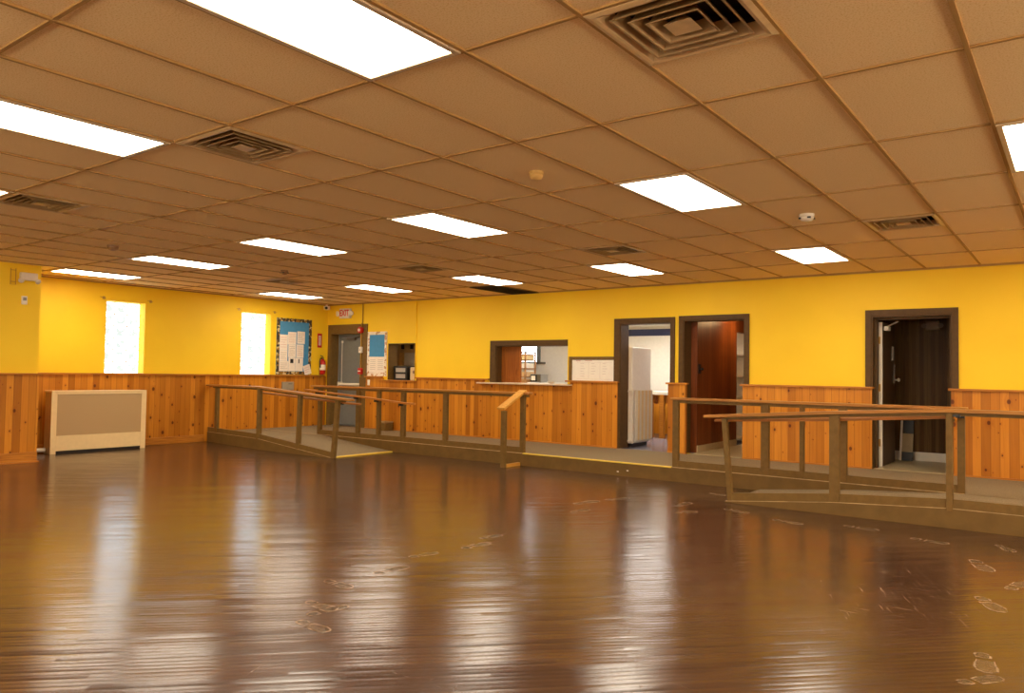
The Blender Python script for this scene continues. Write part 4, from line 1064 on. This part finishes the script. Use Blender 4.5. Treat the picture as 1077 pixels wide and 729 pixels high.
# closet things
ce = thing('emergency_light', 'dim emergency light box on the closet back wall', 'emergency light', (-1.74, 12.7, 2.2))
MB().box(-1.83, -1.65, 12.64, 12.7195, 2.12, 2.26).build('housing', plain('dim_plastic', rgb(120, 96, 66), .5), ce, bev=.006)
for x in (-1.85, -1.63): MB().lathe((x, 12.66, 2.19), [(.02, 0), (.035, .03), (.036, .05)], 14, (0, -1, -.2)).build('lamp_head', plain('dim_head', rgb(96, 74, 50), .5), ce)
lb = thing('leaning_board', 'white and black board leaning against the closet wall beside the open door', 'board', (-2.1, 12.6, ZP))
def lean(m, a, b_, x0, x1, t0, t1):
    p = lambda x, k, o: (x + .0*k, 12.52 + .15*k + o, ZP+.006 + .58*k)
    m.loft([p(x0, a, t0), p(x1, a, t0), p(x1, a, t1), p(x0, a, t1)], [p(x0, b_, t0), p(x1, b_, t0), p(x1, b_, t1), p(x0, b_, t1)])
m = MB(); lean(m, 0, 1, -2.165, -2.135, -.01, .03); m.build('edge', M['plastic'], lb)
m = MB(); lean(m, 0, .22, -2.135, -1.99, 0, .03); m.build('dark_field', M['black'], lb)
m = MB(); lean(m, .68, 1, -2.135, -1.99, 0, .03); m.build('dark_field', M['black'], lb)
m = MB(); lean(m, .22, .68, -2.135, -1.99, 0, .03); m.build('pale_field', plain('pale_tan', rgb(170, 150, 112), .6), lb)

# ------------------------------------------------------------------ shoe prints on the floor
def footprint(x, y, ang, lab, sc=1.0, left=False, wear=0):
    """a chalky outline of a shoe sole: front sole loop and heel loop"""
    rnd = random.Random(int(x*1000)+int(y*77))
    sole = [(.0, .045), (.05, .045), (.10, .05), (.145, .045), (.175, .02), (.18, -.01), (.16, -.035), (.11, -.047), (.05, -.04), (.0, -.03)]
    heel = [(-.04, .032), (-.075, .036), (-.105, .028), (-.12, 0), (-.105, -.026), (-.075, -.034), (-.04, -.028)]
    m = MB(); ca, sa = math.cos(ang), math.sin(ang); fl = -1 if left else 1
    def W(p): px, py = p[0]*sc, p[1]*sc*fl; return (x+px*ca-py*sa, y+px*sa+py*ca)
    def loop(L, skip):
        n_ = len(L)
        for i in range(n_):
            if i in skip: continue
            p, q = Vector((*L[i], 0)), Vector((*L[(i+1) % n_], 0))
            d = (q-p).normalized(); r = Vector((-d.y, d.x, 0))*.0032*rnd.uniform(.5, 1.8)
            e = d*.003
            P = [W(v) for v in (p-r-e, p+r-e, q+r+e, q-r+e)]
            m.loft([(a, b_, .0004) for a, b_ in P], [(a, b_, .0012) for a, b_ in P])
    loop(sole, {rnd.randrange(10), rnd.randrange(10)} if not wear else set(range(3, 3+wear)))
    loop(heel, {rnd.randrange(7)})
    for L in (sole, heel):
        P = [W(v) for v in L]
        m.loft([(u, v, .0002) for u, v in P], [(u, v, .0006) for u, v in P])
    o = rebase(m.build('shoe_print', M['chalk']), (x, y, 0))
    return tag(o, lab, 'shoe print', 'pale shoe prints on the dark floor')
def dirn(p, q): return math.atan2(q[1]-p[1], q[0]-p[0])
FP = [
 ((-4.05, 4.19), (-3.99, 4.44), 'long pale shoe print on the floor below the serving hatch reflection, middle of the trail'),
 ((-3.93, 4.66), (-3.89, 4.96), 'pale shoe print on the floor just beyond the middle one of the trail'),
 ((-4.05, 5.05), (-4.01, 5.27), 'faint pale shoe print on the floor, the third beyond the middle of the trail'),
 ((-4.37, 6.95), (-4.27, 7.42), 'pale shoe print in front of the yellow step edge, left of a pair in line'),
 ((-4.24, 7.47), (-4.11, 7.76), 'pale shoe print in front of the yellow step edge, right of a pair in line'),
 ((-4.12, 6.57), (-4.08, 6.84), 'pale shoe print nearest the viewer in the cluster before the step edge'),
 ((-3.47, 7.62), (-3.46, 7.95), 'upper pale shoe print of two pointing at the walkway left of the ramp end'),
 ((-3.32, 7.25), (-3.17, 7.48), 'lower pale shoe print of two pointing along the trail left of the ramp end'),
 ((-3.55, 8.75), (-3.30, 8.70), 'small pale shoe print right at the low end of the ramp'),
 ((-3.02, 7.84), (-2.73, 7.74), 'first pale shoe print along the foot of the right ramp'),
 ((-2.43, 7.58), (-2.13, 7.51), 'second pale shoe print along the foot of the right ramp'),
 ((-1.81, 7.72), (-1.50, 7.68), 'third pale shoe print along the foot of the right ramp'),
 ((-1.21, 7.51), (-.91, 7.47), 'fourth pale shoe print along the foot of the right ramp'),
 ((-.58, 7.70), (-.45, 7.47), 'pale shoe print by the right edge of the photo, farthest of five there'),
 ((-.70, 7.0), (-.53, 6.55), 'pale shoe print by the right edge, second nearest the ramp'),
 ((-.40, 6.12), (-.31, 6.42), 'pale shoe print cut by the right edge of the photo'),
 ((-.54, 5.80), (-.39, 5.50), 'pale shoe print by the right edge, next after the one cut off'),
 ((-.42, 4.62), (-.37, 4.32), 'large pale shoe print by the right edge, upper of the overlapping nearest two'),
 ((-.46, 4.10), (-.31, 4.30), 'large smeared pale shoe print nearest the viewer at lower right'),
 ((-3.97, 3.37), (-3.80, 3.36), 'pale shoe print left of the middle of the trail, farthest of the curved four'),
 ((-3.68, 3.00), (-3.53, 2.99), 'pale shoe print in the curved four, second from the far one'),
 ((-3.52, 2.89), (-3.50, 3.05), 'pale shoe print in the curved four, third from the far one'),
 ((-3.44, 2.74), (-3.27, 2.73), 'pale shoe print in the curved four, nearest the viewer'),
 ((-3.89, 3.68), (-3.87, 3.99), 'pale shoe print between the curved four and the long middle print'),
]
for i, (p, q, lab) in enumerate(FP):
    a = dirn(p, q); L = math.hypot(q[0]-p[0], q[1]-p[1])
    s = min(max(L/.30, .8), 1.25) if L > .2 else .9
    footprint((p[0]+q[0])/2-.03*math.cos(a), (p[1]+q[1])/2-.03*math.sin(a), a, lab, s, i % 2 == 0)

# ------------------------------------------------------------------ camera, world, colour management
F, yaw, pitch, roll = 803.25, .640459, .034944, .015695
cy, sy, cp, sp = math.cos(yaw), math.sin(yaw), math.cos(pitch), math.sin(pitch)
fwd = Vector((-sy*cp, cy*cp, sp)); rt = Vector((cy, sy, 0)); up = rt.cross(fwd)
c, s = math.cos(roll), math.sin(roll)
r2, u2 = rt*c + up*s, up*c - rt*s
cam = bpy.data.cameras.new('camera'); cam.sensor_width = 36; cam.lens = F/1077*36; cam.clip_start = .05; cam.clip_end = 100
co = bpy.data.objects.new('camera', cam); COL.objects.link(co)
mw_ = Matrix((r2, u2, -fwd)).transposed().to_4x4(); mw_.translation = Vector((0, 0, 1.39)); co.matrix_world = mw_
SC.camera = co
w = bpy.data.worlds.new('world'); SC.world = w; w.use_nodes = True
w.node_tree.nodes['Background'].inputs[0].default_value = (.9, .92, 1, 1); w.node_tree.nodes['Background'].inputs[1].default_value = .3
vs = SC.view_settings; vs.view_transform = 'Standard'; vs.look = 'None'; vs.exposure = 0.3; vs.gamma = 1; vs.use_curve_mapping = False
SC.cycles.use_denoising = True
SC.cycles.max_bounces = 12; SC.cycles.diffuse_bounces = 8; SC.cycles.glossy_bounces = 4
SC.cycles.sample_clamp_indirect = 8
